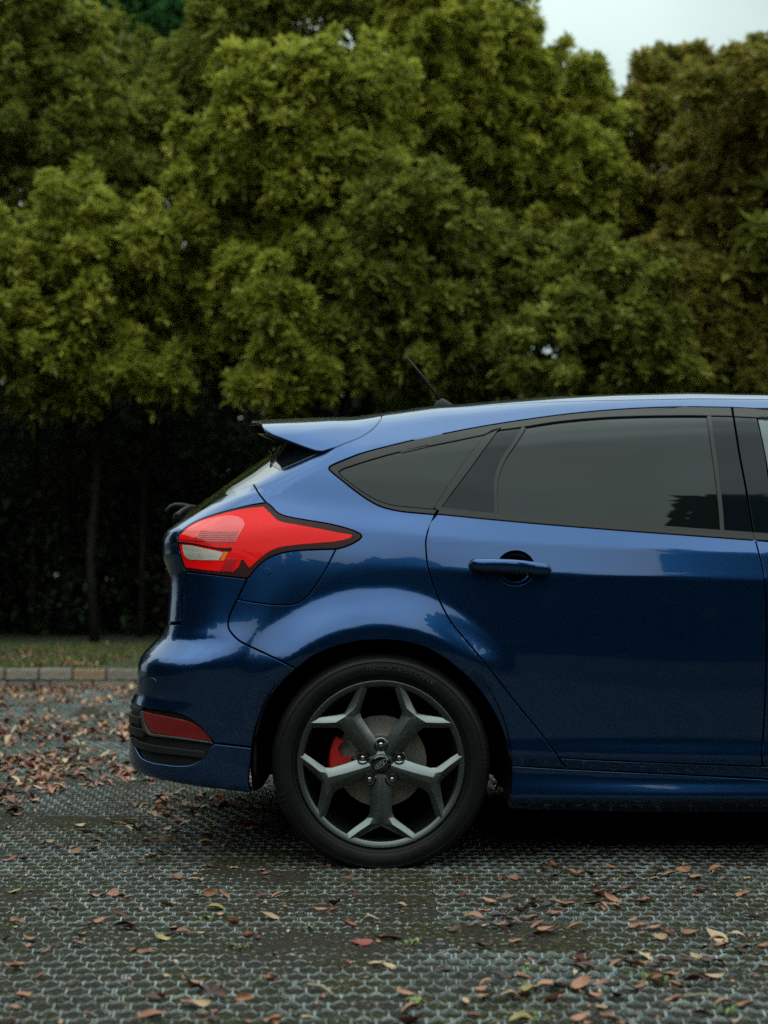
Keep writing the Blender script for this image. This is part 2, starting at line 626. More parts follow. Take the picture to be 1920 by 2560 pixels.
# ---- fit roof line and tail line to the outline seen in the photograph
def fit_roof():
    sil = np.vstack([z4((70, 208), (200, 199), (400, 189), (600, 181), (720, 179), (800, 180), (920, 172), (1060, 150), (1250, 125), (1450, 100)),
                     c4((240, 92), (480, 72), (700, 57), (900, 48), (1100, 42), (1300, 38), (1500, 42), (1659, 47))])
    ysm = np.linspace(0.1, 0.9, 60)
    yst = np.full(len(sil), 0.4)
    zk = np.full(len(sil), 1.42)
    far_x = [1.25, 1.45, 1.62, 1.80, 2.05, 2.25, 2.6, 3.0, 3.4, 4.0]
    far_z = [None, None, 1.365, 1.25, 1.08, 0.995, .955, .90, .80, .6]
    for it in range(14):
        xk = (sil[:, 0] - 960) / FPX * (yst + CAM_D)
        last = zk[-1]
        fz = [last - 0.006, last - 0.028] + far_z[2:]
        X = np.concatenate([[-0.8, -0.6], xk, far_x])
        s0 = (zk[2] - zk[0]) / (xk[2] - xk[0])
        Z = np.concatenate([[zk[0] - s0 * .3, zk[0] - s0 * .12], zk, fz])
        xs = ZCT.x0 + ZCT.dx * np.arange(len(ZCT.v))
        ZCT.v = pchip(X, Z, xs)
        xx = (sil[:, 0][:, None] - 960) / FPX * (ysm + CAM_D)
        yy = np.broadcast_to(ysm, xx.shape)
        lo, hi = np.full(xx.shape, 0.9), np.full(xx.shape, 1.7)
        for _ in range(26):
            m = (lo + hi) / 2
            g = Fspoil(xx, yy, m) < 0
            lo, hi = np.where(g, m, lo), np.where(g, hi, m)
        py = 1430 - (lo - CAM_H) * FPX / (yy + CAM_D)
        j = py.argmin(1)
        yst = 0.5 * yst + 0.5 * ysm[j]
        err = py.min(1) - sil[:, 1]
        zk = zk + 0.8 * err * (yst + CAM_D) / FPX
    return np.abs(err).max()


def fit_tail():
    sil = np.vstack([c1((960, 208), (850, 290), (745, 365), (650, 430), (550, 500), (450, 570), (360, 635), (300, 690), (243, 738), (214, 790), (211, 860)),
                     px((413, 1412), (421, 1440), (422, 1480), (419, 1520)),
                     c2((275, 130), (250, 200), (185, 270), (130, 330), (108, 380), (100, 480), (94, 560), (62, 610), (55, 680), (53, 760), (54, 850), (52, 930), (80, 1000))])
    ysm = np.linspace(0.05, 0.9, 70)
    yst = np.full(len(sil), 0.45)
    xk = (sil[:, 0] - 960) / FPX * 5.1
    for it in range(16):
        z = CAM_H - (sil[:, 1] - 1430) / FPX * (yst + CAM_D)
        o = np.argsort(z)
        zs = XCT.x0 + XCT.dx * np.arange(len(XCT.v))
        zo, xo = z[o], xk[o]
        keep = np.concatenate([[True], np.diff(zo) > 1e-4])
        XCT.v = pchip(np.concatenate([[-.1], zo[keep], [zo[-1] + .4]]), np.concatenate([[xo[0] + .1], xo[keep], [xo[-1] + 1.2]]), zs)
        yy = np.broadcast_to(ysm, (len(z), len(ysm)))
        zz = np.broadcast_to(z[:, None], yy.shape)
        lo, hi = np.full(yy.shape, -1.3), np.full(yy.shape, 0.5)
        for _ in range(28):
            m = (lo + hi) / 2
            g = smax(fside(m, yy, zz), frear(m, yy, zz), 0.16 - 0.128 * np.clip((zz - 0.92) / 0.16, 0, 1)) < 0
            hi, lo = np.where(g, m, hi), np.where(g, lo, m)
        q = 960 + FPX * hi / (yy + CAM_D)
        j = q.argmin(1)
        yst = 0.5 * yst + 0.5 * ysm[j]
        err = sil[:, 0] - q.min(1)
        xk = xk + 0.7 * err * (yst + CAM_D) / FPX
    return np.abs(err).max(), yst


_e1 = fit_roof()
_e2, _ys = fit_tail()
print('FIT roof err px %.2f  tail err px %.2f  tail y %s' % (_e1, _e2, np.round(_ys, 2)))
print('XC', [(round(float(z), 2), round(float(XCT(np.array(z))), 3)) for z in np.arange(.2, 1.45, .1)])
print('ZC', [(round(float(z), 2), round(float(ZCT(np.array(z))), 3)) for z in np.arange(-.5, 2.2, .2)])


# ------------------------------------------------------------------ panels cut from that surface
def inpoly(pts, poly):
    x, y = pts[:, 0], pts[:, 1]
    r = np.zeros(len(pts), bool)
    x1, y1 = poly[-1]
    for x2, y2 in poly:
        c = ((y1 > y) != (y2 > y)) & (x < (x2 - x1) * (y - y1) / (y2 - y1 + 1e-15) + x1)
        r ^= c
        x1, y1 = x2, y2
    return r


def resample(poly, step):
    poly = np.asarray(poly)
    out = []
    n = len(poly)
    for i in range(n):
        a, b = poly[i], poly[(i + 1) % n]
        L = np.linalg.norm(b - a)
        if L < 1e-5:
            continue
        k = max(1, int(math.ceil(L / step)))
        for j in range(k):
            out.append(a + (b - a) * j / k)
    out = np.array(out)
    keep = [0]
    for i in range(1, len(out)):
        if np.linalg.norm(out[i] - out[keep[-1]]) > step * 0.25:
            keep.append(i)
    return out[keep]


def area2(p):
    return 0.5 * np.sum(p[:, 0] * np.roll(p[:, 1], -1) - np.roll(p[:, 0], -1) * p[:, 1])


def inset(poly, d):
    a, b = np.roll(poly, 1, 0), np.roll(poly, -1, 0)
    e1 = poly - a
    e2 = b - poly
    e1 /= np.linalg.norm(e1, axis=1, keepdims=True) + 1e-12
    e2 /= np.linalg.norm(e2, axis=1, keepdims=True) + 1e-12
    n1 = np.stack([-e1[:, 1], e1[:, 0]], -1)
    n2 = np.stack([-e2[:, 1], e2[:, 0]], -1)
    m = n1 + n2
    m /= np.maximum(np.sum(m * n1, 1, keepdims=True), 0.45)
    return poly + m * d if False else poly + (n1 + n2) / np.maximum(1 + np.sum(n1 * n2, 1, keepdims=True), 0.5) * d


def seg_dist(p, poly):
    a = poly
    b = np.roll(poly, -1, 0)
    ab = b - a
    L = np.sum(ab * ab, 1) + 1e-15
    best = np.full(len(p), 1e9)
    for i in range(len(a)):
        t = np.clip(((p - a[i]) @ ab[i]) / L[i], 0, 1)
        q = a[i] + t[:, None] * ab[i]
        best = np.minimum(best, np.sum((p - q) ** 2, 1))
    return np.sqrt(best)


def build_panel(name, P3, dom='cyl', holes=(), off=0.0, gap=0.0029, grid=0.016, step=0.007, flange=0.016, F=None, bulge=None, edge=0.0014):
    F = F or Fbody
    poly = resample(dom_inv(dom, P3), step)
    if area2(poly) < 0:
        poly = poly[::-1]
    if gap:
        poly = inset(poly, gap)
    hp = []
    for h in holes:
        q = resample(dom_inv(dom, h), step)
        if area2(q) > 0:
            q = q[::-1]
        hp.append(q)
    lo, hi = poly.min(0), poly.max(0)
    gx = np.arange(lo[0], hi[0], grid)
    gy = np.arange(lo[1], hi[1], grid * 0.87)
    G = np.array([(a + (0.5 * grid if j % 2 else 0), b) for j, b in enumerate(gy) for a in gx]) if len(gx) and len(gy) else np.zeros((0, 2))
    if len(G):
        ok = inpoly(G, poly)
        for h in hp:
            ok &= ~inpoly(G, h)
        G = G[ok]
    if len(G):
        d = seg_dist(G, poly)
        for h in hp:
            d = np.minimum(d, seg_dist(G, h))
        G = G[d > grid * 0.5]
    loops = [poly] + hp
    pts, edges, base = [], [], 0
    for L_ in loops:
        n = len(L_)
        pts.append(L_)
        edges += [(base + i, base + (i + 1) % n) for i in range(n)]
        base += n
    nb = base
    pts = np.vstack(pts + [G])
    r = delaunay_2d_cdt([Vector((float(a), float(b))) for a, b in pts], edges, [], 0, 1e-7)
    V2 = np.array([(v.x, v.y) for v in r[0]])
    T = np.array([f for f in r[2] if len(f) == 3])
    cen = V2[T].mean(1)
    ok = inpoly(cen, poly)
    for h in hp:
        ok &= ~inpoly(cen, h)
    T = T[ok]
    P = dom_pos(dom, V2[:, 0], V2[:, 1], F)
    N = grad(P, F)
    o = off
    if bulge is not None:
        o = off + bulge(P)
        P = P + N * np.asarray(o)[:, None]
    else:
        P = P + N * off
    # outward winding
    tn = np.cross(P[T[:, 1]] - P[T[:, 0]], P[T[:, 2]] - P[T[:, 0]])
    if np.sum(tn * N[T[:, 0]]) < 0:
        T = T[:, ::-1]
    verts, norms, faces = [P], [N], [T.tolist()]
    if flange:
        # open edges of the trimmed sheet, rolled inwards
        cnt = {}
        for a, b, c in T.tolist():
            for e in ((a, b), (b, c), (c, a)):
                cnt[e] = 1
        be = [e for e in cnt if (e[1], e[0]) not in cnt]
        nxt = {a: b for a, b in be}
        prv = {b: a for a, b in be}
        idx = sorted(set(nxt) & set(prv))
        m = {v: i for i, v in enumerate(idx)}
        ia = np.array(idx)
        tang = P[[nxt[v] for v in idx]] - P[[prv[v] for v in idx]]
        lat = np.cross(tang, N[ia])
        lat /= np.linalg.norm(lat, axis=1, keepdims=True) + 1e-12
        nV = len(P)
        k = len(idx)
        r1 = P[ia] - N[ia] * edge * 1.6 + lat * edge * 0.8
        r2 = P[ia] - N[ia] * flange + lat * edge * 0.8
        n1 = lat * 0.85 + N[ia] * 0.15
        verts += [r1, r2]
        norms += [n1, lat]
        ff = []
        for a, b in be:
            if a in m and b in m:
                i, j = m[a], m[b]
                ff.append((b, a, nV + i, nV + j))
                ff.append((nV + j, nV + i, nV + k + i, nV + k + j))
        faces.append(ff)
    V = np.vstack(verts)
    Nn = np.vstack(norms)
    FF = [f for fl in faces for f in fl]
    return mesh_np(name, V, FF, True, Nn)


def mirror_mesh(me):
    m2 = me.copy()
    n = len(m2.vertices)
    co = np.zeros(n * 3)
    m2.vertices.foreach_get('co', co)
    co = co.reshape(-1, 3)
    co[:, 1] = 2 * YC - co[:, 1]
    nl = len(me.loops)
    cn = np.zeros(nl * 3)
    me.corner_normals.foreach_get('vector', cn)
    cn = cn.reshape(-1, 3)
    lv = np.zeros(nl, dtype=np.int32)
    me.loops.foreach_get('vertex_index', lv)
    vn = np.zeros((n, 3))
    vn[lv] = cn
    vn[:, 1] *= -1
    faces = [tuple(p.vertices)[::-1] for p in me.polygons]
    mm = mesh_np(me.name, co, faces, True, vn)
    for mt in me.materials:
        mm.materials.append(mt)
    bpy.data.meshes.remove(m2)
    return mm


CAR = empty('car', (XW + 1.3, YC, 0.0))
tag(CAR, 'dark blue metallic five-door hatchback with roof spoiler, parked side-on on the grid paving', 'car')


def part(name, me, mat, parent=None, both=True, parents2=None):
    """a near-side part and its twin on the far side"""
    o = link(name, me, mat, parent or CAR)
    if both:
        o2 = link(name, mirror_mesh(me), mat, parents2 or CAR)
        return o, o2
    return o, None


def H(P, F=None, step=4.0):
    return hit(spline(P, step), F)


def cat(*a):
    return np.vstack(a)


def on_flank(*xz, F=None):
    """points of the near flank given by length and height in metres (the part of the car beyond the frame)"""
    F = F or Fbody
    xz = spline(np.array(xz, float), 0.03)
    lo, hi = np.full(len(xz), -0.2), np.full(len(xz), 0.9)
    for _ in range(34):
        m = (lo + hi) / 2
        g = F(xz[:, 0], m, xz[:, 1]) < 0
        hi, lo = np.where(g, m, hi), np.where(g, lo, m)
    return np.stack([xz[:, 0], hi, xz[:, 1]], -1)


def on_top(*xy, F=None):
    F = F or Fbody
    xy = spline(np.array(xy, float), 0.03)
    lo, hi = np.full(len(xy), 0.5), np.full(len(xy), 1.7)
    for _ in range(34):
        m = (lo + hi) / 2
        g = F(xy[:, 0], xy[:, 1], m) < 0
        lo, hi = np.where(g, m, lo), np.where(g, hi, m)
    return np.stack([xy[:, 0], xy[:, 1], lo], -1)


# --- traced lines (photo pixels)
L_spoil = z4((605, 440), (700, 410), (800, 372), (900, 330), (960, 292), (1005, 252), (1035, 212), (1050, 175), (1056, 152))
L_hatch = z4((605, 440), (450, 510), (290, 577), (180, 632), (97, 680))
L_tgc = z4((97, 680), (122, 722), (150, 765), (188, 812))
L_light_top = c1((740, 600), (765, 618), (790, 645), (820, 662), (860, 673), (950, 689), (1050, 706), (1130, 725), (1185, 743), (1214, 758))
L_light_tip = c1((1214, 758), (1222, 771), (1208, 789))
L_light_low1 = c1((1208, 789), (1170, 810), (1125, 827), (1092, 835))
L_light_low2 = c1((1092, 835), (980, 838), (880, 845), (820, 855), (770, 872), (730, 895), (700, 920), (670, 955), (645, 983))
L_light_bot = c1((645, 983), (560, 975), (450, 962), (330, 949))
L_light_left = c1((330, 949), (318, 912), (305, 860), (296, 805), (291, 775))
L_light_up = c1((291, 775), (303, 752), (335, 722), (380, 696), (450, 668), (560, 636), (660, 613), (740, 600))
L_fuel_left = c1((645, 983), (620, 1033), (593, 1089))
L_fuel = c1((593, 1089), (650, 1100), (720, 1110), (800, 1117), (860, 1116), (900, 1107), (935, 1086), (965, 1055), (1000, 1005), (1040, 938), (1072, 875), (1092, 835))
L_bump = np.vstack([c1((593, 1089)), c2((662, 60), (648, 100), (640, 140), (645, 170), (665, 200), (700, 235), (745, 262), (800, 288), (900, 335), (1047, 409))])
L_arch = np.vstack([c2((1047, 409)), px((775, 1645), (815, 1625), (880, 1606), (950, 1600), (1010, 1604)), c5((0, 612), (60, 642), (130, 690), (250, 800), (340, 930), (390, 1050), (412, 1150), (423, 1187))])
L_arch_bump = c2((1047, 409), (960, 490), (880, 600), (840, 700), (815, 790), (789, 873))
L_arch_low = c2((789, 873), (772, 980), (763, 1060), (768, 1110), (782, 1145))
L_shut = np.vstack([c5((28, 12), (18, 55), (9, 100), (10, 150), (16, 210), (26, 260), (50, 332), (80, 400), (130, 490), (220, 600), (330, 735), (450, 890), (580, 1050), (652, 1148))])
L_door_bot = c5((652, 1148), (800, 1157), (1100, 1170), (1400, 1182), (1635, 1191))
L_b = c5((1597, 92), (1618, 170), (1634, 235), (1644, 310), (1650, 400), (1652, 600), (1646, 850), (1634, 1060), (1628, 1130), (1635, 1191))
L_seam = c5((423, 1187), (700, 1203), (1000, 1218), (1300, 1232), (1659, 1250))
L_belt_out_q = z4((1443, 907), (1330, 898), (1200, 885), (1110, 868), (1030, 843), (950, 800), (850, 730), (750, 650), (690, 602), (664, 578))
L_tip = z4((664, 578), (658, 566), (664, 552), (690, 536))
L_win_top = np.vstack([z4((690, 536), (760, 506), (900, 452), (1100, 398), (1300, 350), (1500, 306)), c4((60, 250), (200, 222), (300, 202), (450, 176), (700, 140), (900, 119), (1100, 106), (1300, 101), (1495, 104))])
L_glass_in = np.vstack([z4((735, 590), (760, 572), (830, 548), (900, 524), (1100, 465), (1400, 392)), c4((0, 306), (200, 266), (382, 228))])
L_qglass_front = c4((382, 228), (300, 335), (220, 450), (152, 556))
L_qglass_low = z4((1435, 862), (1250, 846), (1150, 836), (1090, 822), (1000, 788), (900, 728), (830, 678), (770, 630), (740, 602), (735, 590))
L_wshut = c4((458, 176), (432, 218), (370, 305), (300, 402), (240, 482), (190, 552))
L_wshut2 = c4((190, 552), (168, 586))
L_belt_top = c4((190, 556), (430, 582), (700, 604), (1000, 626), (1300, 648), (1590, 668))
L_belt_bot = c4((168, 586), (430, 612), (700, 636), (1000, 660), (1300, 682), (1597, 704))
L_win_in = c4((447, 208), (560, 193), (700, 171), (900, 152), (1100, 144), (1300, 142), (1390, 143), (1502, 145))
L_seal_l = c4((560, 193), (520, 260), (468, 338), (443, 400), (433, 465), (436, 583))
L_seal_r = c4((1390, 143), (1405, 250), (1425, 400), (1442, 550), (1450, 659))
L_bwin = c4((1495, 104), (1503, 150), (1515, 225), (1530, 320), (1560, 480), (1590, 668))
L_bwin2 = c4((1590, 668), (1597, 704))


def curve_shift(P, dx=0, dy=0):
    return P + np.array([dx, dy])


# --- ditch between roof and body side, and the line of the A-pillar (beyond the frame)
DITCH = on_top((0.0, .355), (.4, .335), (.8, .325), (1.2, .330), (1.55, .345))
d0 = hit(z4((1056, 152)))[0]
APIL = on_flank((1.50, 1.385), (1.62, 1.345), (1.85, 1.20), (2.10, 1.035), (2.22, .96))
win_fr_top = on_flank((1.10, 1.352), (1.30, 1.345), (1.50, 1.30), (1.68, 1.20), (1.85, 1.08), (1.99, .975))

# quarter panel with the rail over the windows
quarter_outline = cat(H(L_hatch[::-1]), H(L_spoil), DITCH, APIL[:8:3][:1] * 0 + DITCH[-1:], on_flank((1.56, 1.37), (1.66, 1.305), (1.80, 1.20)),
                      on_flank((1.79, 1.155), (1.68, 1.235), (1.50, 1.315), (1.30, 1.352), (1.12, 1.358)),
                      H(L_win_top[::-1]), H(L_tip[::-1]), H(L_belt_out_q[::-1]),
                      H(L_shut[1:]), H(np.vstack([L_shut[-1:], c5((660, 1165), (700, 1203))])), H(c5((700, 1203), (560, 1195), (423, 1187))), H(L_arch[::-1]), H(L_bump[::-1]),
                      H(L_fuel), H(L_light_low1[::-1]), H(L_light_tip[::-1]), H(L_light_top[::-1]), H(np.vstack([c1((740, 600)), z4((188, 812))])), H(L_tgc[::-1]))
quarter_me = build_panel('quarter_panel', quarter_outline, grid=0.015, step=0.008)
quarter, quarter2 = part('quarter_panel', quarter_me, PAINT)

fuel_me = build_panel('fuel_door', cat(H(L_fuel_left), H(L_fuel), H(L_light_low2)), grid=0.014)
fuel = link('fuel_door', fuel_me, PAINT, quarter)
link('fuel_door', mirror_mesh(fuel_me), PAINT, quarter2)

# rear door
cup_c, cup_r = (885, 477), (290, 268)
cup_px = z5(*[(cup_c[0] + cup_r[0] * math.cos(a), cup_c[1] + cup_r[1] * math.sin(a)) for a in np.linspace(0, 2 * math.pi, 41)[:-1]])
CUP = hit(cup_px)
door_me = build_panel('rear_door', cat(H(L_shut), H(L_door_bot), H(L_b[::-1]), H(L_belt_bot[::-1])), holes=[CUP], grid=0.013, step=0.007)
door, door2 = part('rear_door', door_me, PAINT)

# sill strip under the door, side skirt
sill_me = build_panel('sill', cat(H(c5((652, 1148), (660, 1165), (700, 1203))), H(c5((700, 1203), (1000, 1218), (1300, 1232), (1659, 1250))), on_flank((1.15, .248), (1.7, .246), (2.28, .25)),
                                   on_flank((2.28, .30), (1.7, .293), (1.15, .296)), H(L_door_bot[::-1])), grid=0.02, step=0.012)
part('sill', sill_me, PAINT)
skirt_me = build_panel('side_skirt', cat(H(L_seam), on_flank((1.15, .248), (1.7, .246), (2.28, .25)), on_flank((2.28, .178), (1.7, .166), (1.15, .163)),
                                          H(c5((1659, 1413), (1200, 1411), (900, 1407), (600, 1401), (413, 1394))), H(c5((413, 1394), (419, 1300), (423, 1187)))), grid=0.012, step=0.008, flange=0.03, edge=0.003)
part('side_skirt', skirt_me, PAINT)

# windows of the flank: mouldings, panes, gloss pillars
WOFF = -0.003
q_mould = build_panel('window_moulding', cat(H(L_belt_out_q), H(L_tip), H(L_win_top[:14]), H(np.vstack([L_win_top[13:14], c4((441, 200), (382, 228))])), H(L_glass_in[::-1]), H(L_qglass_low[::-1]),
                                              H(np.vstack([L_qglass_low[:1], z4((1462, 868), (1443, 907))]))), off=-0.001, grid=0.02, step=0.006, gap=0.0034)
part('window_moulding', q_mould, RUBBER_TRIM, quarter, True, quarter2)
q_glass = build_panel('quarter_window', cat(H(L_glass_in), H(L_qglass_front), H(L_qglass_low)), off=WOFF - .001, grid=0.02, gap=0.0008, flange=0.006)
part('quarter_window', q_glass, PRIVACY, quarter, True, quarter2)
q_pil = build_panel('pillar_trim', cat(H(np.vstack([L_glass_in[-1:], c4((441, 200), (452, 188))])), H(np.vstack([c4((446, 196)), L_wshut[1:]])), H(c4((190, 552), (178, 570), (152, 556))), H(L_qglass_front[::-1])), off=WOFF + .001, grid=0.02, gap=0.0015, flange=0.006)
part('pillar_trim', q_pil, SEAL, quarter, True, quarter2)

d_top = build_panel('window_moulding', cat(H(L_win_top[13:]), H(c4((1495, 104), (1502, 145))), H(L_win_in[::-1]), H(c4((447, 208), (458, 176)))), off=0.0, grid=0.02, step=0.006, gap=0.0034)
part('window_moulding', d_top, RUBBER_TRIM, door, True, door2)
d_belt = build_panel('belt_moulding', cat(H(L_belt_top), H(L_bwin2), H(L_belt_bot[::-1]), H(L_wshut2[::-1])), off=0.003, grid=0.02, step=0.006, gap=0.0012, edge=0.003)
part('belt_moulding', d_belt, RUBBER_TRIM, door, True, door2)
d_glass = build_panel('door_window', cat(H(L_seal_l), H(L_belt_top[1:5]), H(np.vstack([L_belt_top[4:5], L_seal_r[-1:]])), H(L_seal_r[::-1]), H(L_win_in[1:7][::-1])), off=-0.006, grid=0.025, gap=0.002, flange=0.006)
part('door_window', d_glass, PRIVACY, door, True, door2)
d_pil_r = build_panel('rear_pillar_panel', cat(H(np.vstack([L_wshut[1:], c4((190, 556))])), H(L_belt_top[:2]), H(np.vstack([L_belt_top[1:2], c4((422, 582))])), H(curve_shift(L_seal_l, -4)[::-1]), H(c4((545, 196), (447, 208)))), off=WOFF, grid=0.02, gap=0.002, flange=0.006)
part('rear_pillar_panel', d_pil_r, PILLAR, door, True, door2)
d_pil_f = build_panel('centre_pillar_panel', cat(H(curve_shift(L_seal_r, 6)), H(c4((1461, 660), (1590, 668))), H(L_bwin[1:][::-1]), H(c4((1502, 145), (1400, 143)))), off=WOFF, grid=0.02, gap=0.002, flange=0.006)
part('centre_pillar_panel', d_pil_f, PILLAR, door, True, door2)
def strip_px(name, line, w, off, dom='cyl', F=None, **kw):
    """a raised strip of half-width w (photo pixels) along a traced line"""
    L = spline(line, 5)
    t = np.gradient(L, axis=0)
    t /= np.linalg.norm(t, axis=1, keepdims=True)
    n = np.stack([-t[:, 1], t[:, 0]], -1)
    return build_panel(name, cat(hit(L + n * w, F), hit((L - n * w)[::-1], F)), dom=dom, off=off, gap=0, F=F, **kw)
for ln in (curve_shift(L_seal_l, -1), curve_shift(L_seal_r, 2)):
    sm = strip_px('window_seal', ln, 4.0, 0.0005, grid=0.02, flange=0.008, edge=0.003)
    part('window_seal', sm, SEAL, door, True, door2)

# door handle: cup and bar
def cup_mesh():
    n = len(CUP)
    c = CUP.mean(0)
    Nn = grad(CUP, Fbody)
    rings = []
    for s, d in ((1.0, 0.0), (0.985, 0.004), (0.93, 0.012), (0.80, 0.022), (0.55, 0.030), (0.25, 0.033)):
        q = c + (CUP - c) * s
        q[:, 1] = CUP[:, 1] * s + c[1] * (1 - s) + d
        rings.append(q)
    V = np.vstack(rings + [(c + np.array([0, 0.0335, 0]))[None]])
    Fc = []
    for k in range(len(rings) - 1):
        for i in range(n):
            j = (i + 1) % n
            Fc.append((k * n + i, k * n + j, (k + 1) * n + j, (k + 1) * n + i))
    b = (len(rings) - 1) * n
    for i in range(n):
        Fc.append((b + i, b + (i + 1) % n, len(V) - 1))
    return mesh_np('handle_cup', V, Fc)


part('handle_cup', cup_mesh(), PAINT, door, True, door2)


def bar_mesh(name, x_px0, x_px1, top, bot, y_mid, y_end, inset_y=0.016, n=40, m=16, out=0.0):
    """door pull: top/bot are traced edges, the bar bows away from the door"""
    xs = np.linspace(x_px0, x_px1, n)
    V, Fc = [], []
    for i, a in enumerate(xs):
        t = (a - x_px0) / (x_px1 - x_px0)
        tt = np.interp(a, [p[0] for p in top], [p[1] for p in top])
        bb = np.interp(a, [p[0] for p in bot], [p[1] for p in bot])
        e = min(t, 1 - t) / 0.07
        sh = math.sqrt(max(0.0, 1 - (1 - min(e, 1)) ** 2)) if e < 1 else 1.0
        mid, hh = (tt + bb) / 2, (bb - tt) / 2 * max(sh, 0.04) + out * 6
        bow = math.sin(math.pi * min(max(t, 0), 1)) ** 0.6
        yo = y_end + (y_mid - y_end) * bow
        c = unpx(*z5((a, mid))[0], 0.0)
        hm = hh * (280 / 1659) / FPX * CAM_D
        dep = inset_y * (0.35 + 0.65 * max(sh, 0.05))
        for k in range(m):
            an = 2 * math.pi * k / m
            cx, sy = math.cos(an), math.sin(an)
            px_ = math.copysign(abs(cx) ** 0.75, cx)
            py_ = math.copysign(abs(sy) ** 0.75, sy)
            V.append((c[0], yo - dep * py_ * 0.5, c[2] + hm * px_))
    for i in range(n - 1):
        for k in range(m):
            k2 = (k + 1) % m
            Fc.append((i * m + k, (i + 1) * m + k, (i + 1) * m + k2, i * m + k2))
    Fc.append(tuple(range(m)))
    Fc.append(tuple(range((n - 1) * m, n * m))[::-1])
    me = mesh_np(name, V, Fc)
    return me


bar_top = [(195, 352), (260, 338), (515, 338), (800, 346), (1000, 362), (1200, 390), (1330, 408), (1430, 430)]
bar_bot = [(195, 500), (300, 512), (515, 525), (800, 530), (1000, 548), (1200, 575), (1330, 575), (1430, 560)]
gask = bar_mesh('handle_gasket', 188, 1432, [(a, b - 4) for a, b in bar_top], [(a, b + 26) for a, b in bar_bot], 0.024, 0.024, 0.012)
part('handle_gasket', gask, MATTE_BLACK, door, True, door2)
bar = bar_mesh('door_handle', 208, 1405, bar_top, bar_bot, -0.022, 0.006, 0.024)
h1, h2 = part('door_handle', bar, PAINT, door, True, door2)

# front door, front wing, bonnet, windscreen and nose: the part of the car beyond the frame
FD_B = cat(H(curve_shift(L_b, 1.0)))
fd_me = build_panel('front_door', cat(H(L_b), H(c5((1635, 1191), (1659, 1192))), on_flank((1.16, .297), (1.6, .293), (2.02, .293)), on_flank((2.02, .293), (2.07, .45), (2.06, .62), (2.03, .80), (2.0, .935)),
                                      on_flank((2.0, .935), (1.6, .945), (1.16, .962)), H(c4((1659, 709), (1597, 704)))), grid=0.03, step=0.015)
fdoor, fdoor2 = part('front_door', fd_me, PAINT)
fw_belt = build_panel('belt_moulding', cat(H(c4((1592, 669), (1659, 674))), on_flank((1.15, .985), (1.6, .968), (1.985, .955)), on_flank((1.985, .937), (1.6, .947), (1.16, .964)), H(c4((1659, 706), (1599, 704)))), off=0.003, grid=0.03, step=0.01, gap=0.001, edge=0.003)
part('belt_moulding', fw_belt, RUBBER_TRIM, fdoor, True, fdoor2)
fw_top = build_panel('window_moulding', cat(H(c4((1503, 106), (1659, 113))), on_flank((1.14, 1.352), (1.30, 1.347), (1.50, 1.308), (1.68, 1.226), (1.79, 1.145), (2.02, .965)),
                                            on_flank((1.985, .965), (1.79, 1.115), (1.66, 1.205), (1.50, 1.28), (1.30, 1.322), (1.14, 1.328)), H(c4((1659, 152), (1508, 145)))), off=0.0, grid=0.03, step=0.008, gap=0.001)
part('window_moulding', fw_top, RUBBER_TRIM, fdoor, True, fdoor2)
fp = build_panel('centre_pillar_panel', cat(H(curve_shift(L_bwin[1:], 4)), H(c4((1597, 669), (1690, 678))), H(c4((1690, 678), (1660, 420), (1640, 290), (1608, 147))), H(c4((1608, 147), (1510, 145)))), off=WOFF, grid=0.03, gap=0.001, flange=0.006)
part('centre_pillar_panel', fp, PILLAR, fdoor, True, fdoor2)
fg = build_panel('door_window', cat(H(c4((1616, 150), (1648, 300), (1668, 420), (1700, 678))), on_flank((1.18, .985), (1.6, .968), (1.97, .965)), on_flank((1.97, .965), (1.79, 1.113), (1.66, 1.203), (1.50, 1.278), (1.30, 1.320), (1.14, 1.326))), off=-0.006, grid=0.04, gap=0.001, flange=0.006)
part('door_window', fg, FRONT_GLASS, fdoor, True, fdoor2)

ang = np.linspace(R(-8), R(188), 40)
farch = on_flank(*[(XF + .356 * math.cos(a), ZW + .356 * math.sin(a)) for a in ang])
wing_me = build_panel('front_wing', cat(on_flank((2.004, .935), (2.034, .80), (2.064, .62), (2.074, .45), (2.024, .293)), on_flank((2.03, .285), (2.15, .27), (2.28, .25)), farch[::-1], on_flank((3.02, .25), (3.06, .45), (3.10, .60), (3.12, .70)),
                                        on_flank((3.12, .70), (2.9, .795), (2.6, .85), (2.3, .895), (2.004, .935))), grid=0.035, step=0.02)
part('front_wing', wing_me, PAINT)


def sym_panel(name, xy_near, mat, grid=0.05, step=0.03, off=0.0, flange=0.012, F=None, gap=0.002):
    """panel across the car: outline on the near half given as points of the surface, closed through its mirror image"""
    P = np.asarray(xy_near)
    M = P[::-1].copy()
    M[:, 1] = 2 * YC - M[:, 1]
    return build_panel(name, cat(P, M), grid=grid, step=step, off=off, flange=flange, F=F, gap=gap)


def bonnet_pt(*xy):
    return on_top(*xy)


def half_row(x0, x1, ys):
    return on_top(*[(x0 + (x1 - x0) * i / (len(ys) - 1), y) for i, y in enumerate(ys)])


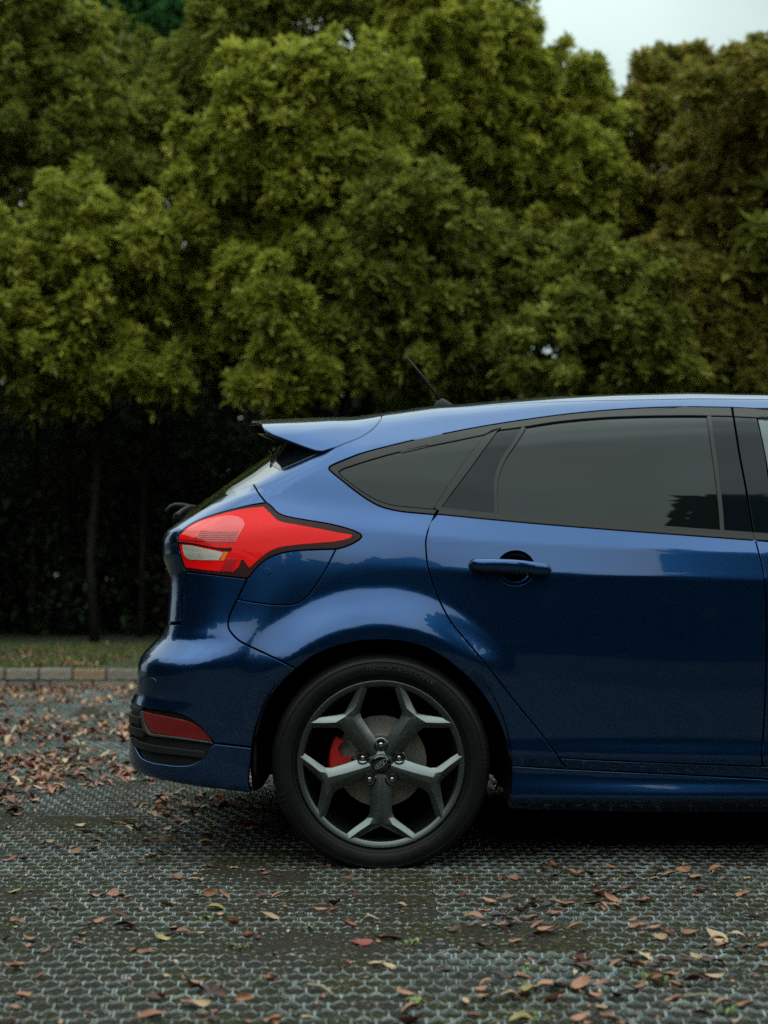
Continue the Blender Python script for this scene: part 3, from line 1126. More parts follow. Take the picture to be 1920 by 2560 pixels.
roof_near = cat(on_top((-0.005, YC), (-0.008, .7), (-0.008, .5), (0.0, .36)), DITCH, on_top((1.57, .36), (1.60, .55), (1.62, YC)))
roof_me = sym_panel('roof', roof_near, PAINT, grid=0.03, step=0.02)
roof = link('roof', roof_me, PAINT, CAR)
ws_near = cat(on_top((1.63, YC), (1.61, .55), (1.58, .37)), on_top((1.60, .36), (1.9, .29), (2.17, .25)), on_top((2.17, .25), (2.26, .5), (2.30, YC)))
link('windscreen', sym_panel('windscreen', ws_near, FRONT_GLASS, off=-0.004), FRONT_GLASS, CAR)
bon_near = cat(on_top((2.31, YC), (2.27, .5), (2.18, .26)), on_top((2.2, .20), (2.6, .17), (3.0, .22), (3.2, .34)), on_top((3.2, .34), (3.30, .6), (3.34, YC)))
link('bonnet', sym_panel('bonnet', bon_near, PAINT), PAINT, CAR)

# ------------------------------------------------------------------ the tail
# tailgate skin: from the bumper edge to the hatch glass, wrapping round the corner to the tail lamps
def centre(zs, F=None):
    """points of the centre line of the tail at heights zs"""
    F = F or Fbody
    zs = np.asarray(zs, float)
    lo, hi = np.full(len(zs), -1.2), np.full(len(zs), 0.3)
    for _ in range(34):
        m = (lo + hi) / 2
        g = F(m, np.full(len(zs), YC), zs) < 0
        hi, lo = np.where(g, m, hi), np.where(g, lo, m)
    return np.stack([hi, np.full(len(zs), YC), zs], -1)


def on_tail(*yz, F=None):
    F = F or Fbody
    yz = spline(np.array(yz, float), 0.03)
    lo, hi = np.full(len(yz), -1.2), np.full(len(yz), 0.6)
    for _ in range(34):
        m = (lo + hi) / 2
        g = F(m, yz[:, 0], yz[:, 1]) < 0
        hi, lo = np.where(g, m, hi), np.where(g, lo, m)
    return np.stack([hi, yz[:, 0], yz[:, 1]], -1)


L_glass_low_px = z3((630, 378), (480, 470), (375, 560), (330, 590))     # lower edge of the hatch glass as it turns away
P_glow = H(z3((1300, 0), (1080, 105), (900, 215), (760, 300), (640, 378)))
P_hatch_low = cat(H(np.vstack([z4((97, 680)), z4((0, 716))])), P_glow)
gl_c = on_tail((P_glow[-1][1] + .03, P_glow[-1][2] - .012), (.55, P_glow[-1][2] - .035), (YC, P_glow[-1][2] - .045))
tg_low_z = 0.700
tg_near = cat(gl_c[::-1], P_hatch_low[::-1], H(L_tgc), H(np.vstack([z4((188, 812)), c1((740, 600))])), H(L_light_up[::-1]), H(L_light_left[::-1]),
              H(px((463, 1429), (456, 1470), (452, 1520), (451, 1556))), on_tail((.42, .705), (.6, .70), (YC, .70)))
M_ = tg_near[::-1].copy()
M_[:, 1] = 2 * YC - M_[:, 1]
tg_me = build_panel('tailgate', cat(tg_near, M_), dom='sph', grid=0.018, step=0.010)
tailgate = link('tailgate', tg_me, PAINT, CAR)
# hatch glass, with its black border at the sides under the spoiler
gl_near = cat(gl_c, P_hatch_low[::-1], H(L_hatch[::-1]), )
top_glass = on_tail((hit(L_hatch[:1])[0][1] + .02, hit(L_hatch[:1])[0][2] + .02), (.45, 1.318), (.7, 1.335), (YC, 1.34))
gl_outline = cat(gl_c[::-1], P_hatch_low[::-1], H(L_hatch[::-1]), top_glass)
M_ = gl_outline[::-1].copy()
M_[:, 1] = 2 * YC - M_[:, 1]
glass_me = build_panel('rear_window', cat(gl_outline, M_), dom='sph', grid=0.02, step=0.010, gap=0.002, flange=0.008, off=-0.002)
link('rear_window', glass_me, REAR_GLASS, tailgate)
bt = build_panel('glass_corner_trim', cat(H(z4((605, 444), (560, 432), (450, 395), (350, 355))), H(z4((350, 355), (280, 415), (205, 490))), H(z4((205, 490), (240, 540), (290, 575))), H(z4((292, 578), (450, 512), (605, 444)))), dom='sph', off=0.001, gap=0.001, flange=0.004, grid=0.02)
part('glass_corner_trim', bt, GLOSS_BLACK, tailgate, True, tailgate)

# rear bumper
L_house_top = z6((100, 150), (180, 182), (260, 205), (400, 228), (520, 245), (640, 285), (740, 345), (810, 410), (870, 480), (932, 548))
L_low_seam = z6((932, 548), (1100, 566), (1306, 590))
ht = H(L_house_top)
bump_near = cat(on_tail((YC, .6965), (.6, .6965), (.42, .7012)), H(px((451, 1560), (452, 1520), (456, 1470), (463, 1430))), H(L_light_bot[::-1]), H(L_fuel_left), H(L_bump), H(L_arch_bump), H(L_low_seam[::-1]), ht[::-1],
                on_tail((ht[0][1] + .03, ht[0][2] + .004), (.6, ht[0][2] + .008), (YC, ht[0][2] + .008)))
M_ = bump_near[::-1].copy()
M_[:, 1] = 2 * YC - M_[:, 1]
bump_me = build_panel('rear_bumper', cat(bump_near, M_), dom='sph', grid=0.016, step=0.009)
bumper = link('rear_bumper', bump_me, PAINT, CAR)
L_lip_in = z6((112, 478), (120, 540), (150, 600), (200, 680), (300, 730), (420, 752), (550, 765), (690, 755), (780, 715), (835, 665), (880, 600), (932, 548))
L_low_edge = c2((52, 930), (80, 1000), (135, 1032), (200, 1058), (330, 1085), (480, 1110), (640, 1130), (782, 1148))
li = H(L_lip_in)
lo_ = H(L_low_edge)
low_near = cat(on_tail((YC, li[0][2]), (.6, li[0][2]), (li[0][1] + .03, li[0][2])), li, H(L_low_seam), H(L_arch_low), lo_[::-1], on_tail((lo_[0][1] + .04, .30), (.6, .29), (YC, .285)))
M_ = low_near[::-1].copy()
M_[:, 1] = 2 * YC - M_[:, 1]
low_me = build_panel('lower_bumper', cat(low_near, M_), dom='sph', grid=0.014, step=0.009, flange=0.03, edge=0.003)
link('lower_bumper', low_me, PAINT, bumper)
# black insert between them, set back, with fins
ins_near = cat(on_tail((YC, ht[0][2] + .01), (.6, ht[0][2] + .01), (ht[0][1] + .03, ht[0][2] + .006)), ht, li[::-1], on_tail((li[0][1] + .03, li[0][2]), (.6, li[0][2]), (YC, li[0][2])))
M_ = ins_near[::-1].copy()
M_[:, 1] = 2 * YC - M_[:, 1]
ins_me = build_panel('bumper_insert', cat(ins_near, M_), dom='sph', off=-0.014, gap=-0.003, grid=0.016, flange=0.004)
link('bumper_insert', ins_me, MATTE_BLACK, bumper)
reflx = build_panel('reflector', cat(H(z6((215, 237), (300, 260), (500, 300), (650, 332), (740, 372), (810, 420), (860, 470), (903, 524))), H(z6((903, 524), (700, 500), (450, 465), (330, 445), (285, 425))), H(z6((285, 425), (250, 360), (228, 290), (215, 237)))), dom='sph', off=-0.004, gap=0, flange=0.012, grid=0.014)
part('reflector', reflx, REFLEX, bumper, True, bumper)
tr = build_panel('reflector_trim', cat(H(z6((186, 226), (192, 290), (206, 350), (228, 415), (252, 450), (280, 466), (320, 474), (600, 506), (917, 549))), H(z6((917, 541), (600, 496), (330, 461), (290, 452), (262, 430), (238, 380), (220, 310), (208, 234)))), dom='sph', off=-0.002, gap=0, flange=0.01, grid=0.014, edge=0.0025)
part('reflector_trim', tr, TRIM_GREY, bumper, True, bumper)


def fin(name, line, w, off, mat):
    L = spline(line, 5)
    t = np.gradient(L, axis=0)
    t /= np.linalg.norm(t, axis=1, keepdims=True)
    n = np.stack([-t[:, 1], t[:, 0]], -1)
    a, b = hit(L + n * w), hit(L - n * w)
    # carry the fin round the tail to the centre line
    ca = on_tail((a[0][1] + .03, a[0][2]), (.6, a[0][2]), (YC, a[0][2]))
    cb = on_tail((b[0][1] + .03, b[0][2]), (.6, b[0][2]), (YC, b[0][2]))
    near = cat(ca[::-1], a, b[::-1], cb)
    M2 = near[::-1].copy()
    M2[:, 1] = 2 * YC - M2[:, 1]
    me = build_panel(name, cat(near, M2), dom='sph', off=off, gap=0, flange=0.016, grid=0.014, edge=0.003)
    return link(name, me, mat, bumper)


fin('bumper_fin', z6((100, 176), (150, 200), (200, 214)), 7, -0.001, MATTE_BLACK)
fin('bumper_fin', z6((92, 300), (140, 316), (196, 330)), 8, 0.001, MATTE_BLACK)
fin('bumper_fin', z6((94, 412), (140, 430), (236, 452)), 8, 0.001, MATTE_BLACK)
fin('bumper_fin', z6((104, 520), (160, 556), (300, 598), (560, 632), (838, 664)), 7, -0.001, MATTE_BLACK)
# parking sensor and fuel door stud
def stud(name, c_px, r, parent, mat, off=0.0015):
    q = hit(np.array([(c_px[0] + r * math.cos(a), c_px[1] + r * math.sin(a)) for a in np.linspace(0, 2 * math.pi, 25)[:-1]]))
    me = build_panel(name, q, dom='sph', off=off, gap=0, flange=0.004, grid=0.01, step=0.003, edge=0.001)
    return link(name, me, mat, parent)


stud('parking_sensor', c2((190, 487))[0], 10, bumper, PAINT, 0.0018)
stud('fuel_door_stud', c1((744, 948))[0], 8, fuel, PAINT, 0.0030)

# tail lamp: smoked edge first, coloured fields proud of it
def lamp():
    body_me = build_panel('tail_lamp', cat(H(L_light_top), H(L_light_tip), H(L_light_low1), H(L_light_low2), H(L_light_bot), H(L_light_left), H(L_light_up)), dom='sph', off=0.001, gap=0.0022, grid=0.012, step=0.006, edge=0.002)
    a, b = part('tail_lamp', body_me, LENS_EDGE)

    def field(name, segs, mat, off):
        me = build_panel(name, cat(*[H(s, step=2.5) for s in segs]), dom='sph', off=off, gap=0, grid=0.010, step=0.004, flange=0.003, edge=0.0008)
        part(name, me, mat, a, True, b)
    red_up = c1((300, 772), (312, 757), (345, 728), (390, 703), (460, 676), (560, 648), (650, 630), (725, 622))
    field('red_lens', [red_up, c1((725, 622), (760, 655), (800, 692), (900, 714), (1000, 732), (1100, 752), (1172, 764)), c1((1172, 764), (1172, 772), (1150, 784), (1080, 798)),
                       c1((1080, 798), (980, 806), (880, 815), (800, 828), (760, 845), (720, 872), (690, 898), (655, 930)), c1((655, 930), (618, 888), (598, 925), (572, 950)),
                       c1((572, 950), (520, 948), (430, 940), (335, 926)), c1((335, 926), (318, 880), (304, 815), (300, 772))], LENS_RED, 0.0022)
    field('lens_bulge', [c1((303, 778), (330, 748), (390, 708), (460, 683), (540, 668)), c1((540, 668), (590, 672), (622, 690), (630, 715), (615, 745), (585, 800)), c1((585, 800), (500, 802), (400, 796), (303, 786))], LENS_RED2, 0.0036)
    for k in range(6):
        y0 = 742 + k * 9
        x0 = 350 - k * 6
        me = strip_px('lens_rib', c1((x0 + 60, y0 + 6), (470, y0 + 9), (602 - k * 4, y0 + 8)), 0.55, 0.0044, dom='sph', grid=0.01, step=0.004, flange=0.002, edge=0.0004)
        part('lens_rib', me, LENS_DARK, a, True, b)
    dk = build_panel('lamp_divider', cat(H(z3((405, 775), (500, 790), (650, 808), (850, 850), (1000, 878), (1160, 890))), H(z3((1160, 890), (1260, 890), (1250, 925), (1140, 930))), H(z3((1140, 930), (900, 880), (650, 830), (420, 810)))), dom='sph', off=0.0042, gap=0, grid=0.01, step=0.004, flange=0.003)
    part('lamp_divider', dk, LENS_EDGE, a, True, b)
    field('reversing_lamp', [z3((490, 838), (600, 845), (800, 890), (1000, 935), (1122, 962)), z3((1122, 962), (1055, 1080)), z3((1055, 1080), (820, 1075), (600, 1065)), z3((600, 1065), (540, 1020), (505, 940), (490, 838))], LENS_CLEAR, 0.0036)
    for k in range(9):
        xx = 560 + k * 30
        y0 = 850 + k * 7
        me = strip_px('lens_rib', z3((xx - 25, y0 + 18), (xx - 6, y0 + 90), (xx + 14, min(1062, y0 + 190))), 0.45, 0.0042, dom='sph', grid=0.01, step=0.004, flange=0.002, edge=0.0004)
        part('lens_rib', me, LENS_RIB, a, True, b)
    field('amber_lens', [z3((1138, 952), (1205, 952)), z3((1205, 952), (1138, 1084)), z3((1138, 1084), (1078, 1084)), z3((1078, 1084), (1138, 952))], LENS_AMBER, 0.0036)
    field('lower_lens', [z3((1180, 1060), (1360, 1060)), z3((1360, 1060), (1260, 1262)), z3((1260, 1262), (1075, 1248)), z3((1075, 1248), (1180, 1060))], principled('deep_red_lens', (0.50, 0.006, 0.008), rough=.2, coat=1.0, coat_rough=.02), 0.0034)
    return a


lamp()

# wiper on the hatch
wz = z3((215, 330), (235, 290), (300, 232), (370, 206), (480, 212), (560, 225), (620, 250))
wl = [unpx(*p, 0.86) for p in wz]
wv, wf = tube([w + np.array([0, 0.0, 0]) for w in wl], [0.004, 0.006, 0.0075, 0.008, 0.0085, 0.008, 0.007], n=10)
link('wiper', mesh_np('wiper', wv, wf), MATTE_BLACK, tailgate)
wa = [unpx(*p, 0.86) for p in z3((620, 262), (500, 300), (400, 380), (350, 440))]
wv, wf = tube(wa, [0.009, 0.012, 0.014, 0.010], n=10)
link('wiper_arm', mesh_np('wiper_arm', wv, wf), MATTE_BLACK, tailgate)
bl = on_tail((.35, 1.02), (.6, 1.055), (.86, 1.065))
wv, wf = tube([p + np.array([-0.012, 0, 0.012]) for p in bl], [0.006] * len(bl), n=6)
link('wiper_blade', mesh_np('wiper_blade', wv, wf), MATTE_BLACK, tailgate)

# number plate and tailgate emblem, facing the rear
tz = lambda y, z: float(on_tail((y, z), (y + .001, z))[0][0])
bm = bmesh.new()
bm_box(bm, tz(YC, .80) - 0.016, tz(YC, .80) - 0.006, YC - .26, YC + .26, .745, .86, 0.002)
link('number_plate', bm_mesh('number_plate', bm), PLATE, tailgate)
bm = bmesh.new()
bm_box(bm, tz(YC, .955) - 0.006, tz(YC, .955) + 0.04, YC - .33, YC + .33, .918, .940, 0.006)
link('plate_lamp_lip', bm_mesh('plate_lamp_lip', bm), MATTE_BLACK, tailgate)


def text_mesh(body, size, extrude=0.002, shear=0.0, spacing=1.0):
    cu = bpy.data.curves.new('t', 'FONT')
    cu.body = body
    cu.size = size
    cu.extrude = extrude
    cu.shear = shear
    cu.space_character = spacing
    cu.align_x = 'CENTER'
    cu.align_y = 'CENTER'
    cu.resolution_u = 3
    o = bpy.data.objects.new('t', cu)
    COL.objects.link(o)
    dg = bpy.context.evaluated_depsgraph_get()
    me = bpy.data.meshes.new_from_object(o.evaluated_get(dg))
    bpy.data.objects.remove(o)
    bpy.data.curves.remove(cu)
    return me


def put_text(name, me, mat, parent, M):
    me.transform(M)
    me.materials.clear()
    me.materials.append(mat)
    return link(name, me, mat, parent)


# 'S' in silver and 'T' in red, raised letters on the near side of the tailgate
for ch, yy, mt in (('S', 0.46, SILVER_PRINT), ('T', 0.40, BADGE_RED)):
    zc_ = .835
    pt = np.array([[tz(yy, zc_), yy, zc_]])
    nn = grad(pt, Fbody)[0]
    ex = np.array([nn[1], -nn[0], 0]); ex /= np.linalg.norm(ex)
    if ex[1] > 0:
        ex = -ex
    ez = np.cross(nn, ex)
    if ez[2] < 0:
        ez = -ez
    M = Matrix(((ex[0], ez[0], nn[0], pt[0][0] + nn[0] * .004), (ex[1], ez[1], nn[1], pt[0][1] + nn[1] * .004), (ex[2], ez[2], nn[2], pt[0][2] + nn[2] * .004), (0, 0, 0, 1)))
    put_text('emblem_letter', text_mesh(ch, 0.085, 0.005, 0.3), mt, tailgate, M)

# ------------------------------------------------------------------ roof spoiler
L_sp_low = z4((112, 212), (150, 228), (178, 264), (220, 298), (350, 353), (480, 404), (570, 433), (605, 436))
spl = H(L_sp_low, Fspoil)
spj = H(curve_shift(L_spoil, 0, -0.5), Fspoil)
tipx = spl[0][0]
sp_tip = on_top((tipx - .002, spl[0][1] + .02), (tipx - .02, .5), (tipx - .028, .7), (tipx - .03, YC), F=Fspoil)
sp_front = on_top((spj[-1][0] - .002, spj[-1][1] + .015), (-0.015, .5), (-0.015, .7), (-0.012, YC), F=Fspoil)
sp_near = cat(sp_tip[::-1], spl, spj, sp_front)
M_ = sp_near[::-1].copy()
M_[:, 1] = 2 * YC - M_[:, 1]


def spoiler_bulge(P):
    """the end plates stand proud of the blade, which dips between them"""
    t = np.abs(YC - P[:, 1])
    q = np.clip((t - 0.40) / 0.16, 0, 1)
    q = q * q * (3 - 2 * q)
    ln = np.clip((-0.06 - P[:, 0]) / 0.12, 0, 1)
    return -0.003 * (1 - q) * ln


sp_me = build_panel('roof_spoiler', cat(sp_near, M_), F=Fspoil, grid=0.018, step=0.008, flange=0.014, edge=0.004, bulge=spoiler_bulge)
spoiler = link('roof_spoiler', sp_me, PAINT, CAR)
# black underside, closed: upper sheet just inside the skin, lower sheet cambered
def underside():
    xs = np.linspace(tipx - 0.024, -0.10, 22)
    ysn = np.linspace(spl[0][1] + 0.012, YC, 20)
    X, Y = np.meshgrid(xs, ysn, indexing='ij')
    lo, hi = np.full(X.shape, 0.9), np.full(X.shape, 1.7)
    for _ in range(30):
        m = (lo + hi) / 2
        g = Fspoil(X, Y, m) < 0
        lo, hi = np.where(g, m, lo), np.where(g, hi, m)
    t = (X - xs[0]) / (xs[-1] - xs[0])
    edge_y = 1 - 0.45 * np.exp(-((Y - ysn[0]) / 0.06) ** 2)
    top = lo - 0.016
    bot = lo - 0.020 - (0.016 + 0.085 * np.clip(t * 1.6, 0, 1) ** 0.8 * (1 - 0.0 * t)) * edge_y
    bot = np.where(t < 0.02, top - 0.012, bot)
    n, m_ = X.shape
    A = np.stack([X, Y, top], -1).reshape(-1, 3)
    B = np.stack([X, Y, bot], -1).reshape(-1, 3)
    def mir(P):
        Q = P.copy(); Q[:, 1] = 2 * YC - Q[:, 1]; return Q
    V = np.vstack([A, B, mir(A), mir(B)])
    Fc = []
    k = n * m_
    for base, flip in ((0, False), (2 * k, True)):
        for i in range(n - 1):
            for j in range(m_ - 1):
                q = [base + i * m_ + j, base + (i + 1) * m_ + j, base + (i + 1) * m_ + j + 1, base + i * m_ + j + 1]
                qb = [v + k for v in q]
                Fc.append(q if not flip else q[::-1])
                Fc.append(qb[::-1] if not flip else qb)
        for i in range(n - 1):
            q = [base + i * m_, base + (i + 1) * m_, base + k + (i + 1) * m_, base + k + i * m_]
            Fc.append(q[::-1] if not flip else q)
        for j in range(m_ - 1):
            q = [base + j, base + j + 1, base + k + j + 1, base + k + j]
            Fc.append(q if not flip else q[::-1])
    me = mesh_np('spoiler_underside', V, Fc)
    me.set_sharp_from_angle(angle=R(40))
    return me


link('spoiler_underside', underside(), GLOSS_BLACK, spoiler)

# aerial
ab = on_top((0.10, YC - .02), (0.101, YC - .02))[0]
AX = (1108 - 960) / FPX * (YC + CAM_D)
base_pts = [unpx(*p, YC) for p in z4((1440, 100), (1450, 72), (1475, 54), (1500, 48), (1530, 62), (1575, 92))]
def aerial():
    V, Fc = [], []
    n = 14
    for k, p in enumerate(base_pts):
        pass
    L0, L1 = base_pts[0][0] - .004, base_pts[-1][0] + .004
    zb = min(base_pts[0][2], base_pts[-1][2]) - 0.012
    xs = np.linspace(L0, L1, 16)
    hz = np.interp(xs, [b[0] for b in base_pts], [b[2] for b in base_pts])
    for i, x in enumerate(xs):
        w = 0.020 * math.sqrt(max(0.02, 1 - ((i / 15) * 2 - 1) ** 2 * 0.96))
        for k in range(n):
            a = math.pi * k / (n - 1)
            V.append((x, YC - w * math.cos(a), zb + (hz[i] - zb) * math.sin(a)))
    for i in range(15):
        for k in range(n - 1):
            Fc.append((i * n + k, i * n + k + 1, (i + 1) * n + k + 1, (i + 1) * n + k))
    Fc.append(tuple(range(n))[::-1])
    Fc.append(tuple(range(15 * n, 16 * n)))
    return mesh_np('aerial_base', V, Fc)


link('aerial_base', aerial(), MATTE_BLACK, roof)
mast = [unpx(*p, YC) for p in ((1100, 1001), (1060, 945), (1017, 893))]
wv, wf = tube(mast, [0.0055, 0.0042, 0.0036], n=10)
link('aerial_mast', mesh_np('aerial_mast', wv, wf), MATTE_BLACK, roof)

# ------------------------------------------------------------------ dark inner shell, wheel housings, floor
def shell():
    xs = np.arange(-0.45, 3.36, 0.05)
    ths = np.linspace(R(-33), R(90), 44)
    U, T = np.meshgrid(xs, ths, indexing='ij')
    P = dom_pos('cyl', U.ravel(), T.ravel() * 0.85, Fbody)
    P = P - grad(P, Fbody) * 0.024
    P = P.reshape(len(xs), len(ths), 3)
    V = [P.reshape(-1, 3)]
    Fc = []
    n = len(ths)
    def hole(p):
        return any((p[0] - c) ** 2 + (p[2] - ZW) ** 2 < 0.40 ** 2 for c in (XW, XF))
    for i in range(len(xs) - 1):
        for j in range(n - 1):
            if hole(P[i, j]) or hole(P[i + 1, j]) or hole(P[i, j + 1]) or hole(P[i + 1, j + 1]):
                continue
            Fc.append((i * n + j, i * n + j + 1, (i + 1) * n + j + 1, (i + 1) * n + j))
    k = len(V[0])
    M2 = V[0].copy()
    M2[:, 1] = 2 * YC - M2[:, 1]
    V.append(M2)
    Fc += [tuple(v + k for v in f)[::-1] for f in Fc]
    # tail
    base = 2 * k
    az = np.linspace(R(20), R(90), 40)
    el = np.linspace(R(-30), R(52), 40)
    A, E = np.meshgrid(az, el, indexing='ij')
    Q = dom_pos('sph', A.ravel() * .7, E.ravel() * .7, Fbody)
    Q = Q - grad(Q, Fbody) * 0.024
    V.append(Q)
    Q2 = Q.copy()
    Q2[:, 1] = 2 * YC - Q2[:, 1]
    V.append(Q2)
    q = len(Q)
    f2 = []
    for i in range(39):
        for j in range(39):
            a = i * 40 + j
            if hole(Q[a]):
                continue
            f2.append((base + a, base + a + 40, base + a + 41, base + a + 1))
    Fc += f2 + [tuple(v + q for v in f)[::-1] for f in f2]
    return mesh_np('inner_shell', np.vstack(V), Fc)


link('inner_shell', shell(), SHELL_BLACK, CAR)


def housing(cx, name):
    V, Fc = [], []
    n = 48
    ring = []
    for i in range(n + 1):
        a = R(-14) + R(208) * i / n
        ring.append((cx + 0.372 * math.cos(a) * 0.97, ZW + 0.01 + 0.352 * math.sin(a)))
    # first ring sits just inside the arch lip
    prof = [(-0.002, 1.045), (0.03, 1.03), (0.05, 1.0), (0.10, 0.99), (0.34, 0.985), (0.36, 0.2)]
    for y, s in prof:
        for (x, z) in ring:
            V.append((cx + (x - cx) * s, y, ZW + (z - ZW) * s))
    for k in range(len(prof) - 1):
        for i in range(n):
            a = k * (n + 1) + i
            Fc.append((a, a + 1, a + n + 2, a + n + 1))
    return mesh_np(name, V, Fc)


for cx in (XW, XF):
    hm = housing(cx, 'wheel_housing')
    part('wheel_housing', hm, SHELL_BLACK)
bm = bmesh.new()
bm_box(bm, XW + .42, XF - .42, 0.10, 2 * YC - 0.10, 0.19, 0.30, 0.02)
bm_box(bm, -0.62, XW + .43, 0.36, 2 * YC - 0.36, 0.24, 0.33, 0.02)
bm_box(bm, XF - .43, 3.25, 0.36, 2 * YC - 0.36, 0.24, 0.33, 0.02)
link('floor_pan', bm_mesh('floor_pan', bm), SHELL_BLACK, CAR)

# mud flap edge strips either side of the rear arch
for (xa, xb, za, zb_) in ((-0.385, -0.372, .215, .40), (0.362, 0.374, .172, .30)):
    bm = bmesh.new()
    bm_box(bm, xa, xb, 0.032, 0.24, za, zb_, 0.004)
    part('arch_closing_panel', bm_mesh('arch_closing_panel', bm), MATTE_BLACK)

# ------------------------------------------------------------------ wheels
def lathe(prof, n=96, a0=0.0, a1=2 * math.pi, closed=True):
    """profile of (radius, y) turned about the wheel's axis (local y, outer face towards -y)"""
    V, Fc = [], []
    full = abs(a1 - a0 - 2 * math.pi) < 1e-6
    m = n if full else n + 1
    for (r, y) in prof:
        for i in range(m):
            a = a0 + (a1 - a0) * i / n
            V.append((r * math.cos(a), y, r * math.sin(a)))
    for k in range(len(prof) - 1):
        for i in range(n):
            j = (i + 1) % m
            Fc.append((k * m + i, (k + 1) * m + i, (k + 1) * m + j, k * m + j))
    return V, Fc


def smooth_prof(P, step=0.004):
    return [tuple(q) for q in spline(np.array(P), step)]


def make_tyre():
    prof = smooth_prof([(.232, .016), (.238, .008), (.2465, .003), (.2535, -.003)])+[(.2545,-.0036),(.2552,-.0020),(.2572,-.0032)]+smooth_prof([(.2580, -.0052), (.266, -.008), (.280, -.0095), (.2925, -.007)]) \
        + [(.2935, -.0045), (.2950, -.0045), (.2962, -.0052)] + smooth_prof([(.2975, -.0045), (.304, .000), (.310, .008), (.3150, .019), (.3178, .034)])
    for g0 in (.060, .098, .137, .176):
        prof += [(.3186, g0 - .004), (.312, g0 - .0035), (.312, g0 + .0035), (.3186, g0 + .004)]
    prof += smooth_prof([(.3178, .20), (.3150, .214), (.310, .225), (.295, .238), (.270, .240), (.236, .225)])
    V, Fc = lathe(prof, 144)
    V = np.array(V)
    # weight of the car: the contact patch is flat and the wall above it bulges a little
    flat = -ZW + 0.002
    low = V[:, 2] < flat
    bul = np.clip((flat + 0.05 - V[:, 2]) / 0.05, 0, 1) * np.clip((0.05 - np.abs(V[:, 0])) / 0.05 + 0.8, 0, 1)
    V[:, 1] += np.where(V[:, 1] < 0.02, -0.004 * bul, 0)
    V[low, 2] = flat
    me = mesh_np('tyre', V, Fc)
    me.set_sharp_from_angle(angle=R(50))
    return me


def arc_text(body, size, r, ang_mid, y, extrude, spacing=1.0, width=None):
    me = text_mesh(body, size, extrude, 0.0, spacing)
    co = np.zeros(len(me.vertices) * 3)
    me.vertices.foreach_get('co', co)
    co = co.reshape(-1, 3)
    if width:
        co[:, 0] *= width / (co[:, 0].max() - co[:, 0].min())
    a = ang_mid - co[:, 0] / r
    rr = r + co[:, 1]
    out = np.stack([rr * np.cos(a), y - co[:, 2] + (np.abs(co[:, 1]) / 0.014) * 0.0012, rr * np.sin(a)], -1)
    me.vertices.foreach_set('co', out.ravel())
    me.update()
    me.materials.clear()
    return me


